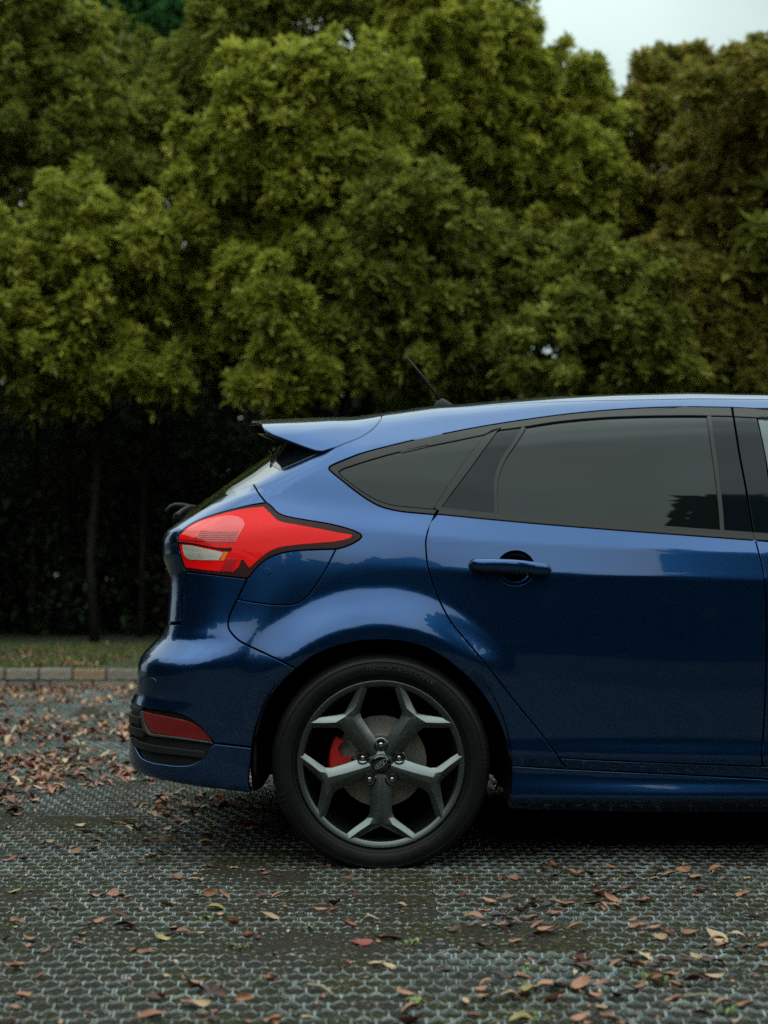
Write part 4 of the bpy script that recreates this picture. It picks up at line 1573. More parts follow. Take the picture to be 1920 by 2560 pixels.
def make_spoke(a_deg):
    us = [.030, .060, .100, .140, .156]
    tw = [.0045, .0045, .006, .009, .010]
    ew = [.025, .032, .0315, .0330, .0390]
    hr = [.010, .005, .001, -.001, -.001]
    he = [.021, .018, .014, .012, .012]
    V, Fc = [], []

    def v(u, w, y):
        V.append((u, w, y))
        return len(V) - 1
    rows = []
    for u, t, e, a, b in zip(us, tw, ew, hr, he):
        rows.append([v(u, e, b), v(u, (e * .5 + t * .5), a * .5 + b * .5 - .0015), v(u, t, a), v(u, -t, a), v(u, -(e * .5 + t * .5), a * .5 + b * .5 - .0015), v(u, -e, b)])
    for k in range(len(rows) - 1):
        for i in range(5):
            Fc.append((rows[k][i], rows[k][i + 1], rows[k + 1][i + 1], rows[k + 1][i]))
    crotch = v(.181, 0, .011)
    ctop = v(.172, 0, .002)
    last = rows[-1]
    edges = [[(r[0]) for r in rows], [(r[5]) for r in rows]]
    arm_back = []
    for s, (eO, eM, eR) in ((1, (0, 1, 2)), (-1, (5, 4, 3))):
        O0, C0 = last[eO], last[eM]
        # along the arm: outer edge, ridge, inner edge
        O = [(.1690, .0555), (.1885, .0825), (.2060, .1050), (.2095, .1120)]
        C = [(.174, .034), (.191, .0600), (.2120, .0900), (.2170, .0975)]
        I = [(.189, .0190), (.2000, .0410), (.2185, .0770), (.2240, .0850)]
        for q_ in (O, C, I):
            q_[2] = (q_[2][0] * 1.008, q_[2][1] * 1.008)
            q_[3] = (q_[3][0] * 1.017, q_[3][1] * 1.017)
        yC = [-.003, -.002, -.002, -.0022]
        yO = [.011, .009, .005, .0015]
        pO, pC, pI = last[eO], last[eM], crotch
        pR = last[eR]
        lo, li = [O0], [crotch]
        for k in range(4):
            o = v(O[k][0], s * O[k][1], yO[k])
            c = v(C[k][0], s * C[k][1], yC[k])
            i_ = v(I[k][0], s * I[k][1], yO[k])
            Fc.append((pO, o, c, pC))
            if k == 0:
                Fc.append((pC, c, ctop, pR))
                Fc.append((ctop, c, i_, crotch))
            else:
                Fc.append((pC, c, i_, pI))
            pO, pC, pI = o, c, i_
            lo.append(o)
            li.append(i_)
        arm_back += [lo, li]
    Fc.append((last[2], last[3], ctop))
    # side walls going back
    def wall(line):
        prev = None
        for idx in line:
            q = V[idx]
            b = v(q[0], q[1] * 0.93, q[2] + .034)
            if prev is not None:
                Fc.append((prev[0], idx, b, prev[1]))
            prev = (idx, b)
    for ln in edges + arm_back:
        wall(ln)
    bm = bmesh.new()
    bv = [bm.verts.new((p[0], p[2], p[1])) for p in V]
    for f in Fc:
        f = [q for n_, q in enumerate(f) if q not in f[:n_]]
        if len(f) > 2:
            try:
                bm.faces.new([bv[q] for q in f])
            except ValueError:
                pass
    bmesh.ops.remove_doubles(bm, verts=bm.verts, dist=1e-5)
    bmesh.ops.recalc_face_normals(bm, faces=bm.faces)
    bmesh.ops.bevel(bm, geom=[e for e in bm.edges if len(e.link_faces) == 2 and e.calc_face_angle(0) > R(14)], offset=0.0011, segments=2, affect='EDGES', profile=0.6)
    bmesh.ops.rotate(bm, verts=bm.verts, cent=(0, 0, 0), matrix=Matrix.Rotation(R(-a_deg), 3, 'Y'))
    me = bm_mesh('spoke', bm, True, R(28))
    return me


def make_hub():
    R0, R1 = .0285, .068
    circ = lambda c, r, n: np.array([(c[0] + r * math.cos(2 * math.pi * i / n), c[1] + r * math.sin(2 * math.pi * i / n)) for i in range(n)])
    n_out = 60
    out = circ((0, 0), R1, n_out)
    holes = [circ((0, 0), R0, 36)] + [circ((.0555 * math.cos(R(90 + 72 * k)), .0555 * math.sin(R(90 + 72 * k))), .0162, 24) for k in range(5)]
    # scalloped outline so that lug bosses show between the spokes
    an = np.arctan2(out[:, 1], out[:, 0])
    out *= (1.0 + 0.10 * np.maximum(0, np.cos(5 * (an - R(90)))))[:, None]
    pts, edges, b = [out], [(i, (i + 1) % n_out) for i in range(n_out)], n_out
    for h in holes:
        n = len(h)
        edges += [(b + i, b + (i + 1) % n) for i in range(n)]
        pts.append(h)
        b += n
    P = np.vstack(pts)
    r = delaunay_2d_cdt([Vector(p) for p in P.tolist()], edges, [], 0, 1e-7)
    V2 = np.array([(v.x, v.y) for v in r[0]])
    T = np.array([f for f in r[2]])
    cen = V2[T].mean(1)
    ok = inpoly(cen, out)
    for h in holes:
        ok &= ~inpoly(cen, h)
    T = T[ok]
    rr = np.hypot(V2[:, 0], V2[:, 1])
    y = np.interp(rr, [.0, .03, .045, .07, .08], [.010, .010, .016, .022, .028])
    V = [(a, yy, c) for (a, c), yy in zip(V2, y)]
    Fc = [tuple(t) for t in T]
    for L_, depth in [(out, .03)] + [(h, .022) for h in holes]:
        i0 = len(V)
        n = len(L_)
        for (a, c) in L_:
            yy = float(np.interp(math.hypot(a, c), [.0, .03, .045, .07, .08], [.010, .010, .016, .022, .028]))
            V.append((a, yy, c))
        for (a, c) in L_:
            V.append((a, .016 + depth, c))
        for i in range(n):
            j = (i + 1) % n
            Fc.append((i0 + i, i0 + j, i0 + n + j, i0 + n + i))
    bm = bmesh.new()
    bv = [bm.verts.new(p) for p in V]
    for f in Fc:
        try:
            bm.faces.new([bv[q] for q in f])
        except ValueError:
            pass
    bmesh.ops.remove_doubles(bm, verts=bm.verts, dist=1e-5)
    return bm_mesh('hub', bm, True, R(35))


def make_wheel():
    w = empty('wheel', (XW, 0.0, ZW))
    loc = w.location

    def add(name, me, mat, parent=w):
        o = bpy.data.objects.new(name, me)
        COL.objects.link(o)
        me.materials.clear()
        me.materials.append(mat)
        o.parent = parent
        return o
    tyre = add('tyre', make_tyre(), TYRE)
    t1 = arc_text('BRIDGESTONE', 0.0205, .2785, R(77.5), -.0094, 0.0018, 1.0, width=.205)
    add('tyre_lettering', t1, TYRE_LETTER)
    # raised ribs on the sidewall
    for a0 in (203, 7):
        V, Fc = [], []
        for k in range(3):
            a = R(a0 - k * 3.0)
            i = len(V)
            for dr, dw in ((.288, -.0006), (.288, .0006), (.306, .0006), (.306, -.0006)):
                x, z = dr * math.cos(a) - dw * math.sin(a), dr * math.sin(a) + dw * math.cos(a)
                V.append((x, -.0085 if dr < .29 else -.002, z))
            Fc.append((i, i + 1, i + 2, i + 3))
        bm = bmesh.new()
        bv = [bm.verts.new(p) for p in V]
        for f in Fc:
            bm.faces.new([bv[q] for q in f])
        g = bmesh.ops.extrude_face_region(bm, geom=bm.faces[:])
        for q in g['geom']:
            if isinstance(q, bmesh.types.BMVert):
                q.co.y += 0.004
        add('sidewall_rib', bm_mesh('sidewall_rib', bm), TYRE_LETTER)
    prof = smooth_prof([(.2350, .018), (.2425, .011), (.2442, .004), (.2425, -.0012)], .002) + smooth_prof([(.2405, -.0026), (.2340, -.0012), (.2262, .0020)], .003) + smooth_prof([(.2240, .0045), (.2225, .014), (.2212, .035), (.2160, .060), (.2050, .11), (.2020, .21)], .006)
    V, Fc = lathe(prof, 128)
    me = mesh_np('rim', V, Fc)
    me.set_sharp_from_angle(angle=R(45))
    rim = add('rim', me, RIM_LIP)
    for a in (270, 342, 54, 126, 198):
        add('spoke', make_spoke(a), RIM)
    add('hub', make_hub(), RIM)
    V, Fc = lathe(smooth_prof([(.0005, .0035), (.012, .0037), (.022, .0050), (.0268, .0085), (.0280, .016)], .002), 48)
    add('centre_cap', mesh_np('centre_cap', V, Fc), CAP_BLACK)
    # oval and script on the cap
    bm = bmesh.new()
    n = 48
    th = R(37.5)
    ring = []
    for s, yy in ((1.0, .0028), (0.93, .0028), (0.93, .0050), (1.0, .0050)):
        row = []
        for i in range(n):
            a = 2 * math.pi * i / n
            x, z = .0212 * s * math.cos(a), (.0079 if s == 1 else .0079 * .86) * math.sin(a)
            row.append(bm.verts.new((x * math.cos(th) - z * math.sin(th), yy, x * math.sin(th) + z * math.cos(th))))
        ring.append(row)
    for k in range(4):
        for i in range(n):
            j = (i + 1) % n
            bm.faces.new((ring[k][i], ring[k][j], ring[(k + 1) % 4][j], ring[(k + 1) % 4][i]))
    add('cap_oval', bm_mesh('cap_oval', bm), SILVER_PRINT)
    me = text_mesh('Ford', 0.0155, 0.0006, 0.35, 0.92)
    me.transform(Matrix.Translation((0, .0030, 0)) @ Matrix.Rotation(-(th + math.pi), 4, 'Y') @ Matrix.Rotation(R(90), 4, 'X'))
    add('cap_lettering', me, SILVER_PRINT)
    for k in range(5):
        a = R(90 + 72 * k)
        V, Fc = lathe([(.0004, .0075), (.0050, .0080), (.0076, .0105), (.0082, .0135), (.0088, .0140), (.0088, .030), (.0120, .0305), (.0125, .045)], 6 if False else 24)
        V = [(p[0] + .0555 * math.cos(a), p[1] + (.004 if k else -.0), p[2] + .0555 * math.sin(a)) for p in V]
        pv, pf = lathe([(.0004, .0155), (.0150, .0155), (.0150, .0060), (.0158, .0050), (.0168, .0062), (.0172, .030)], 28)
        pv = [(p[0] + .0555 * math.cos(a), p[1], p[2] + .0555 * math.sin(a)) for p in pv]
        pm = mesh_np('lug_pocket', pv, pf)
        pm.set_sharp_from_angle(angle=R(50))
        add('lug_pocket', pm, CAP_BLACK)
        me = mesh_np('lug_nut', V, Fc)
        me.set_sharp_from_angle(angle=R(50))
        add('lug_nut', me, CHROME)
    V, Fc = lathe([(.030, .052), (.078, .052), (.078, .074), (.0795, .0745), (.133, .0745), (.134, .0755), (.134, .094), (.08, .094)], 96)
    me = mesh_np('brake_disc', V, Fc)
    me.set_sharp_from_angle(angle=R(30))
    add('brake_disc', me, DISC)
    # caliper: a saddle over the disc with a cut-out face
    bm = bmesh.new()
    for (r0, r1, a0, a1, y0, y1) in ((.116, .148, 150, 171, .048, .072), (.084, .150, 171, 186, .048, .072), (.138, .152, 150, 188, .050, .118), (.090, .140, 187, 191, .05, .072)):
        n = 8
        rows = []
        for i in range(n + 1):
            a = R(a0 + (a1 - a0) * i / n)
            ins = r0 + (0.012 if (r0 == .116) else 0) * math.sin(math.pi * i / n)
            rows.append([bm.verts.new((r * math.cos(a), y, r * math.sin(a))) for r, y in ((ins, y0 + .004), (ins + .004, y0), (r1 - .004, y0), (r1, y0 + .004), (r1, y1), (ins, y1))])
        for i in range(n):
            for k in range(6):
                k2 = (k + 1) % 6
                bm.faces.new((rows[i][k], rows[i][k2], rows[i + 1][k2], rows[i + 1][k]))
        bm.faces.new(rows[0])
        bm.faces.new(rows[-1][::-1])
    add('brake_caliper', bm_mesh('brake_caliper', bm, True, R(30)), CALIPER)
    V, Fc = lathe([(.060, .112), (.196, .118), (.205, .14)], 64)  # black backing disc added to block light behind the spokes
    add('light_block_disc', mesh_np('light_block_disc', V, Fc), SHELL_BLACK)
    return w


wheel = make_wheel()
wheel.parent = CAR
wheel.matrix_parent_inverse = Matrix.Translation(CAR.location).inverted()


def copy_wheel(x, far):
    c = wheel.copy()
    COL.objects.link(c)
    c.location = (x, 2 * YC if far else 0.0, ZW)
    c.rotation_euler = (0, 0, math.pi if far else 0)
    for ch in wheel.children:
        d = ch.copy()
        COL.objects.link(d)
        d.parent = c
    return c


copy_wheel(XF, False)
copy_wheel(XW, True)
copy_wheel(XF, True)

# ------------------------------------------------------------------ ground
def vnoise(x, y, seed, octaves=4):
    """value noise on numpy arrays"""
    r = np.random.default_rng(seed)
    tabl = r.random((256, 256))
    o, amp, f, tot = 0, 1.0, 1.0, 0
    for _ in range(octaves):
        xi, yi = np.floor(x * f).astype(int), np.floor(y * f).astype(int)
        tx, ty = x * f - xi, y * f - yi
        tx, ty = tx * tx * (3 - 2 * tx), ty * ty * (3 - 2 * ty)
        g = lambda a, b: tabl[(xi + a) % 256, (yi + b) % 256]
        o = o + amp * ((g(0, 0) * (1 - tx) + g(1, 0) * tx) * (1 - ty) + (g(0, 1) * (1 - tx) + g(1, 1) * tx) * ty)
        tot += amp
        amp *= 0.5
        f *= 2.1
    return o / tot


def soil_h(x, y):
    """height of the soil between the grid walls: it silts the grid up in patches"""
    n = vnoise(x * 2.2 + 31, y * 2.2 + 17, 3, 3)
    m = vnoise(x * 14 + 5, y * 14 + 9, 4, 3)
    return -0.0042 + 0.0055 * np.clip((n - 0.565) / 0.26, 0, 1) + 0.0065 * (m - 0.5)


KERB_Y = 7.28
far = np.array([10, 13, 18, 26, 40, 70, 130, 260, 500])
xs = np.concatenate([-far[::-1] - 0.0, np.arange(-4.0, 4.01, 0.045), far])
ys = np.concatenate([-far[::-1], np.arange(-2.4, KERB_Y + 0.3, 0.045), np.array([9, 12, 16, 24, 40, 80, 160, 300, 500])])
GX, GY = np.meshgrid(xs, ys, indexing='ij')
GZ = soil_h(GX, GY)
outer = (np.abs(GX) > 4.2) | (GY < -2.5) | (GY > KERB_Y + 0.35)
GZ = np.where(outer, -0.006, GZ)
V = np.stack([GX, GY, GZ], -1).reshape(-1, 3)
n = len(ys)
I, J = np.meshgrid(np.arange(len(xs) - 1), np.arange(n - 1), indexing='ij')
q = (I * n + J).ravel()
gm = big_mesh('ground', V, np.stack([q, q + n, q + n + 1, q + 1], -1))
gm.polygons.foreach_set('use_smooth', np.ones(len(gm.polygons), dtype=bool))

SOIL = principled('soil_and_moss', (0.05, 0.045, 0.03), rough=0.95, spec=0.2)


def soil_nodes(m, grey=False):
    N, L, b = nodes_of(m)
    tc = N.new('ShaderNodeTexCoord')
    def noise(scale, detail, rough=0.6):
        z = N.new('ShaderNodeTexNoise')
        z.inputs['Scale'].default_value = scale
        z.inputs['Detail'].default_value = detail
        z.inputs['Roughness'].default_value = rough
        L.new(tc.outputs['Object'], z.inputs['Vector'])
        return z
    def ramp(src, stops):
        c = N.new('ShaderNodeValToRGB')
        while len(c.color_ramp.elements) < len(stops):
            c.color_ramp.elements.new(.5)
        for e, (p, col) in zip(c.color_ramp.elements, stops):
            e.position = p
            e.color = (*col, 1)
        L.new(src, c.inputs['Fac'])
        return c
    def mix(f, a, b_):
        x = N.new('ShaderNodeMix')
        x.data_type = 'RGBA'
        L.new(f, x.inputs[0])
        L.new(a, x.inputs[6])
        L.new(b_, x.inputs[7])
        return x
    fine = noise(170, 10, 0.75)
    crumb = ramp(fine.outputs['Fac'], [(.36, (.012, .011, .008)), (.48, (.043, .038, .027)), (.58, (.098, .086, .060)), (.70, (.25, .225, .175))])
    mossn = noise(60, 8, 0.7)
    moss = ramp(mossn.outputs['Fac'], [(.34, (.013, .013, .005)), (.52, (.056, .053, .013)), (.72, (.145, .130, .032))])
    pm = ramp(noise(2.6, 5).outputs['Fac'], [(.47, (0, 0, 0)), (.60, (1, 1, 1))])
    x1 = mix(pm.outputs['Color'], crumb.outputs['Color'], moss.outputs['Color'])
    grit = N.new('ShaderNodeTexVoronoi')
    grit.inputs['Scale'].default_value = 260
    L.new(tc.outputs['Object'], grit.inputs['Vector'])
    gf = ramp(grit.outputs['Distance'], [(.10, (1, 1, 1)), (.20, (0, 0, 0))])
    gp = ramp(noise(9, 3).outputs['Fac'], [(.50, (0, 0, 0)), (.60, (1, 1, 1))])
    mm = N.new('ShaderNodeMath')
    mm.operation = 'MULTIPLY'
    L.new(gf.outputs['Color'], mm.inputs[0])
    L.new(gp.outputs['Color'], mm.inputs[1])
    stone = N.new('ShaderNodeRGB')
    stone.outputs[0].default_value = (.19, .19, .17, 1)
    x2 = mix(mm.outputs[0], x1.outputs[2], stone.outputs[0])
    L.new(x2.outputs[2], b.inputs['Base Color'])
    bp = N.new('ShaderNodeBump')
    bp.inputs['Strength'].default_value = 1.0
    bp.inputs['Distance'].default_value = 0.02
    L.new(fine.outputs['Fac'], bp.inputs['Height'])
    L.new(bp.outputs['Normal'], b.inputs['Normal'])


soil_nodes(SOIL)
ground = link('ground', gm, SOIL)
tag(ground, 'mossy grey-brown soil of the car park under the plastic grid paving', 'ground', kind='structure')

# plastic grid mats: rows of rounded cells, walls as real ribs, mats butted with a small gap
CW, CP, NCOL, NROW = 0.0478, 0.0560, 7, 6
MAT_X, MAT_Y = 0.341, 0.3415


def mat_mesh(name, seed, wall=0.0014, hgt=0.016, seg=10, plain=False):
    r = np.random.default_rng(seed)
    V, Fc = [], []

    def rib(pts):
        pts = np.array(pts)
        t = np.gradient(pts[:, :2], axis=0)
        t /= np.linalg.norm(t, axis=1, keepdims=True) + 1e-9
        nn = np.stack([-t[:, 1], t[:, 0]], -1) * wall
        i0 = len(V)
        if plain:
            for p, q in zip(pts, nn):
                V.append((p[0] + q[0], p[1] + q[1], p[2]))
                V.append((p[0] - q[0], p[1] - q[1], p[2]))
            for i in range(len(pts) - 1):
                a = i0 + i * 2
                Fc.append((a, a + 1, a + 3, a + 2))
            return
        for p, q in zip(pts, nn):
            z = p[2]
            V.append((p[0] + q[0] * 1.3, p[1] + q[1] * 1.3, -hgt))
            V.append((p[0] + q[0], p[1] + q[1], z))
            V.append((p[0] - q[0], p[1] - q[1], z))
            V.append((p[0] - q[0] * 1.3, p[1] - q[1] * 1.3, -hgt))
        for i in range(len(pts) - 1):
            a = i0 + i * 4
            for k in range(3):
                Fc.append((a + k, a + k + 1, a + k + 5, a + k + 4))
    A = 0.0072
    for j in range(NROW + 1):
        y0 = j * CP
        # wall between rows j-1 and j; stems of row j stand at offset (j%2)/2
        ph = 0.0 if j % 2 == 0 else 0.5
        x0, x1 = 0.0, NCOL * CW + CW * 0.5
        if j == 0:
            x1 -= CW * 0.5
        pts = []
        for s in np.arange(x0, x1 + 1e-6, CW / seg):
            c = math.cos(2 * math.pi * (s / CW - ph))
            pts.append((s, y0 + A * math.copysign(abs(c) ** 0.8, c), -0.0042 * (1 - abs(c) ** 1.2) + 0.0012 * (r.random() - .5)))
        rib(pts)
    for j in range(NROW):
        off = 0.0 if j % 2 == 0 else CW * 0.5
        for i in range(NCOL + 1):
            x = off + i * CW
            if plain:
                rib([(x, j * CP + A, 0), (x, (j + 1) * CP - A, 0)])
                continue
            rib([(x, j * CP + A, 0), (x, j * CP + CP * .33, -.003), (x + 0.0006, j * CP + CP * .5, -.0055), (x, j * CP + CP * .67, -.004), (x, (j + 1) * CP - A, 0)])
    me = mesh_np(name, V, Fc, smooth=False)
    return me


PLASTIC = principled('grid_plastic', (0.15, 0.19, 0.195), rough=0.55, spec=0.4)
nzp, crp = add_noise_color(PLASTIC, [(.28, (.11, .130, .130)), (.48, (.28, .325, .325)), (.68, (.43, .48, .475))], scale=22, detail=6, coord='Object')
def dirty(m, src):
    """silt and moss dried onto the plastic in patches"""
    N, L, b = nodes_of(m)
    g = N.new('ShaderNodeNewGeometry')
    def nz(scale, lo, hi, detail=5):
        z = N.new('ShaderNodeTexNoise')
        z.inputs['Scale'].default_value = scale
        z.inputs['Detail'].default_value = detail
        L.new(g.outputs['Position'], z.inputs['Vector'])
        mr = N.new('ShaderNodeMapRange')
        mr.inputs['From Min'].default_value = lo
        mr.inputs['From Max'].default_value = hi
        L.new(z.outputs['Fac'], mr.inputs['Value'])
        return mr
    a, c = nz(3.1, .44, .62), nz(26, .42, .58)
    mm = N.new('ShaderNodeMath')
    mm.operation = 'MULTIPLY_ADD'
    mm.use_clamp = True
    mm.inputs[1].default_value = 0.36
    L.new(a.outputs[0], mm.inputs[0])
    m2 = N.new('ShaderNodeMath')
    m2.operation = 'MULTIPLY'
    m2.inputs[1].default_value = 0.45
    L.new(c.outputs[0], m2.inputs[0])
    L.new(m2.outputs[0], mm.inputs[2])
    x = N.new('ShaderNodeMix')
    x.data_type = 'RGBA'
    x.inputs[7].default_value = (.040, .037, .018, 1)
    L.new(mm.outputs[0], x.inputs[0])
    L.new(src.outputs['Color'], x.inputs[6])
    L.new(x.outputs[2], b.inputs['Base Color'])


dirty(PLASTIC, crp)
mats_me = [mat_mesh('grid_mat', s) for s in (1, 2)]
mat_count = 0
far_V, far_F = [], []
cm = mat_mesh('m', 3, seg=4, plain=True)
mv4 = np.array([v.co for v in cm.vertices])
mf4 = np.array([tuple(p.vertices) for p in cm.polygons])
bpy.data.meshes.remove(cm)
spots = []
for iy in range(-6, 27):
    for ix in range(-14, 15):
        x, y = -0.207 + ix * MAT_X, -0.02 + iy * MAT_Y
        d = y + CAM_D
        cx = x + MAT_X / 2
        if d < 2.55 or y > KERB_Y - 0.38:
            continue
        if abs(cx) > 0.25 * (d + MAT_Y) + 0.30:
            continue
        if y > 1.9 and cx > -0.02 * d - 0.35:
            continue
        spots.append((d, x, y, ix, iy))
spots.sort()
for k, (d, x, y, ix, iy) in enumerate(spots):
    r = np.random.default_rng(ix * 91 + iy * 7 + 5000)
    z = 0.0015 + 0.003 * (r.random() - 0.5)
    rz = (r.random() - 0.5) * 0.012
    if k < 290:
        o = bpy.data.objects.new('grid_mat', mats_me[k % 2])
        COL.objects.link(o)
        if len(mats_me[k % 2].materials) == 0:
            mats_me[k % 2].materials.append(PLASTIC)
        o.location = (x, y, z)
        o.rotation_euler = ((r.random() - .5) * 0.018, (r.random() - .5) * 0.018, rz)
        o.parent = ground
    else:
        far_F.append(mf4 + sum(len(v) for v in far_V))
        far_V.append(mv4 + np.array([x, y, z]))
# the same paving carries on behind the photographer and to the sides
for iy in range(-24, -6):
    for ix in range(-9, 10):
        far_F.append(mf4 + sum(len(v) for v in far_V))
        far_V.append(mv4 + np.array([-0.207 + ix * MAT_X, -0.02 + iy * MAT_Y, .0015]))
have = {(ix, iy) for (_, _, _, ix, iy) in spots}
for iy in range(-6, 20):
    for ix in range(-12, 13):
        if (ix, iy) not in have and not (iy > 6 and ix > 3):
            far_F.append(mf4 + sum(len(v) for v in far_V))
            far_V.append(mv4 + np.array([-0.207 + ix * MAT_X, -0.02 + iy * MAT_Y, .0015]))
if far_V:
    o = link('far_grid_mats', big_mesh('far_grid_mats', np.vstack(far_V), np.vstack(far_F)), PLASTIC, ground)
    o['kind'] = 'stuff'

# crumbs: grit and bark flakes lying over soil and grid
def scatter_ground(n, seed, near=2.75, farr=9.5, power=1.6, hide=True):
    r = np.random.default_rng(seed)
    d = near + (farr - near) * r.random(n) ** power
    x = (r.random(n) * 2 - 1) * (0.245 * d + 0.25)
    return x, d - CAM_D, r


def flakes(name, n, seed, lo, hi, mat, power=1.6, farr=8.0):
    x, y, r = scatter_ground(n, seed, 2.7, farr, power)
    s = lo + (hi - lo) * r.random(n) ** 2
    z = np.maximum(soil_h(x, y), -0.003) + s * 0.25
    base = np.array([(1, 0, -.2), (-.5, .87, -.1), (-.5, -.87, -.15), (0.1, 0, .6)])
    a = r.random(n) * 6.28
    st = 0.4 + 1.1 * r.random(n)
    P = np.zeros((n, 4, 3))
    for k in range(4):
        bx, by, bz = base[k]
        bx_, by_ = bx * st, by / st
        P[:, k, 0] = x + s * (bx_ * np.cos(a) - by_ * np.sin(a))
        P[:, k, 1] = y + s * (bx_ * np.sin(a) + by_ * np.cos(a))
        P[:, k, 2] = z + s * bz * 0.7
    idx = np.arange(n)[:, None] * 4
    F_ = np.concatenate([idx + np.array([0, 1, 3]), idx + np.array([1, 2, 3]), idx + np.array([2, 0, 3])])
    return link(name, big_mesh(name, P.reshape(-1, 3), F_), mat)


CRUMB = principled('grit_and_bark', (.1, .09, .07), rough=0.9)
rand_color(CRUMB, [(0.0, (.010, .010, .008)), (.45, (.035, .030, .020)), (.7, (.085, .070, .045)), (.85, (.05, .052, .016)), (1.0, (.22, .19, .13))])
tag(flakes('grit', 48000, 11, .0012, .0062, CRUMB), 'fine grit and bark crumbs scattered over the grid paving', 'grit', kind='stuff')

# sprouts of moss and weed in some cells
def weeds():
    r = np.random.default_rng(31)
    V, Fc = [], []
    for k in range(16):
        d = 2.8 + 2.6 * r.random()
        x0, y0 = (r.random() * 2 - 1) * 0.24 * d, d - CAM_D
        if y0 > -0.25:
            continue
        for b in range(r.integers(6, 16)):
            a = r.random() * 6.28
            L_ = 0.006 + 0.012 * r.random()
            bx, by = x0 + r.normal() * .012, y0 + r.normal() * .012
            i = len(V)
            dx, dy = math.cos(a), math.sin(a)
            w = 0.003 + 0.003 * r.random()
            V += [(bx, by, 0), (bx + dx * L_ * .5 - dy * w, by + dy * L_ * .5 + dx * w, L_ * .6), (bx + dx * L_, by + dy * L_, L_ * .7), (bx + dx * L_ * .5 + dy * w, by + dy * L_ * .5 - dx * w, L_ * .6)]
            Fc.append((i, i + 1, i + 2, i + 3))
    return big_mesh('weeds', V, Fc)


WEED = principled('weed_leaf', (.10, .16, .03), rough=.6)
rand_color(WEED, [(0, (.05, .09, .015)), (.6, (.11, .17, .03)), (1, (.20, .26, .06))])
tag(link('weeds', weeds(), WEED), 'tiny bright green weeds sprouting between the grid cells', 'weeds', kind='stuff')


# ------------------------------------------------------------------ fallen leaves
def leaf_shape(seed, length=1.0):
    """pointed blade folded along the midrib, curled along its length"""
    r = np.random.default_rng(seed)
    nL, nW = 9, 5
    curl = r.uniform(-2.4, 2.4)
    fold = r.uniform(0.1, 1.0)
    twist = r.uniform(-.9, .9)
    wid = r.uniform(.20, .31)
    wav = r.uniform(0, .05)
    V = []
    x = z = 0.0
    for i in range(nL):
        t = i / (nL - 1)
        w = wid * (math.sin(math.pi * t ** 0.85) ** 0.8) * (1 - 0.25 * t) + (0.006 if 0 < i < nL - 1 else 0.003)
        ang = curl * (t - .5)
        if i:
            x += math.cos(ang) / (nL - 1)
            z += math.sin(ang) / (nL - 1)
        tw = twist * (t - .5)
        for j in range(nW):
            s = (j / (nW - 1)) * 2 - 1
            yy = s * w * math.cos(fold * abs(s))
            zz = abs(s) * w * math.sin(fold) * 0.9 + wav * math.sin(9 * t + 3 * s)
            y2 = yy * math.cos(tw) - zz * math.sin(tw)
            z2 = yy * math.sin(tw) + zz * math.cos(tw)
            V.append((x - z2 * math.sin(ang) * .6, y2, z + z2 * math.cos(ang)))
    V = np.array(V)
    V[:, 0] -= V[:, 0].mean()
    V[:, 1] -= V[:, 1].mean()
    V[:, 2] -= V[:, 2].min()
    Fc = [(i * nW + j, (i + 1) * nW + j, (i + 1) * nW + j + 1, i * nW + j + 1) for i in range(nL - 1) for j in range(nW - 1)]
    return V * length, Fc


def leaf_mat(name, c0, c1_, vein):
    m = principled(name, c0, rough=0.52, spec=0.45)
    N, L, b = nodes_of(m)
    tc = N.new('ShaderNodeTexCoord')
    nz = N.new('ShaderNodeTexNoise')
    nz.inputs['Scale'].default_value = 60.0
    nz.inputs['Detail'].default_value = 5
    oi = N.new('ShaderNodeObjectInfo')
    ad = N.new('ShaderNodeMath')
    ad.operation = 'MULTIPLY_ADD'
    ad.inputs[1].default_value = 0.55
    L.new(oi.outputs['Random'], ad.inputs[0])
    L.new(tc.outputs['Object'], nz.inputs['Vector'])
    L.new(nz.outputs['Fac'], ad.inputs[2])
    cr = N.new('ShaderNodeValToRGB')
    cr.color_ramp.elements[0].position = .45
    cr.color_ramp.elements[0].color = (*c0, 1)
    cr.color_ramp.elements[1].position = 1.0
    cr.color_ramp.elements[1].color = (*c1_, 1)
    L.new(ad.outputs[0], cr.inputs['Fac'])
    L.new(cr.outputs['Color'], b.inputs['Base Color'])
    return m


LM = {
    'b': leaf_mat('leaf_reddish_brown', (.17, .064, .034), (.37, .165, .092), None),
    'd': leaf_mat('leaf_dark_brown', (.030, .010, .008), (.085, .028, .018), None),
    't': leaf_mat('leaf_tan', (.30, .18, .095), (.46, .33, .20), None),
    'y': leaf_mat('leaf_olive_yellow', (.22, .16, .045), (.36, .28, .10), None),
    'r': leaf_mat('leaf_red', (.20, .034, .020), (.30, .070, .040), None),
}
leaf_me = {}
for code in LM:
    leaf_me[code] = []
    for s in range(9):
        Vl, Fl = leaf_shape(100 + s + ord(code))
        me = mesh_np('fallen_leaf', Vl, Fl)
        me.materials.append(LM[code])
        leaf_me[code].append(me)

W_ = {'b': 'reddish brown', 'd': 'dark brown', 't': 'pale tan', 'y': 'yellowish', 'r': 'red'}
leaf_n = 0


def px_ground(x, y):
    d = CAM_H * FPX / (y - 1430.0)
    return (x - 960.0) / FPX * d, d - CAM_D


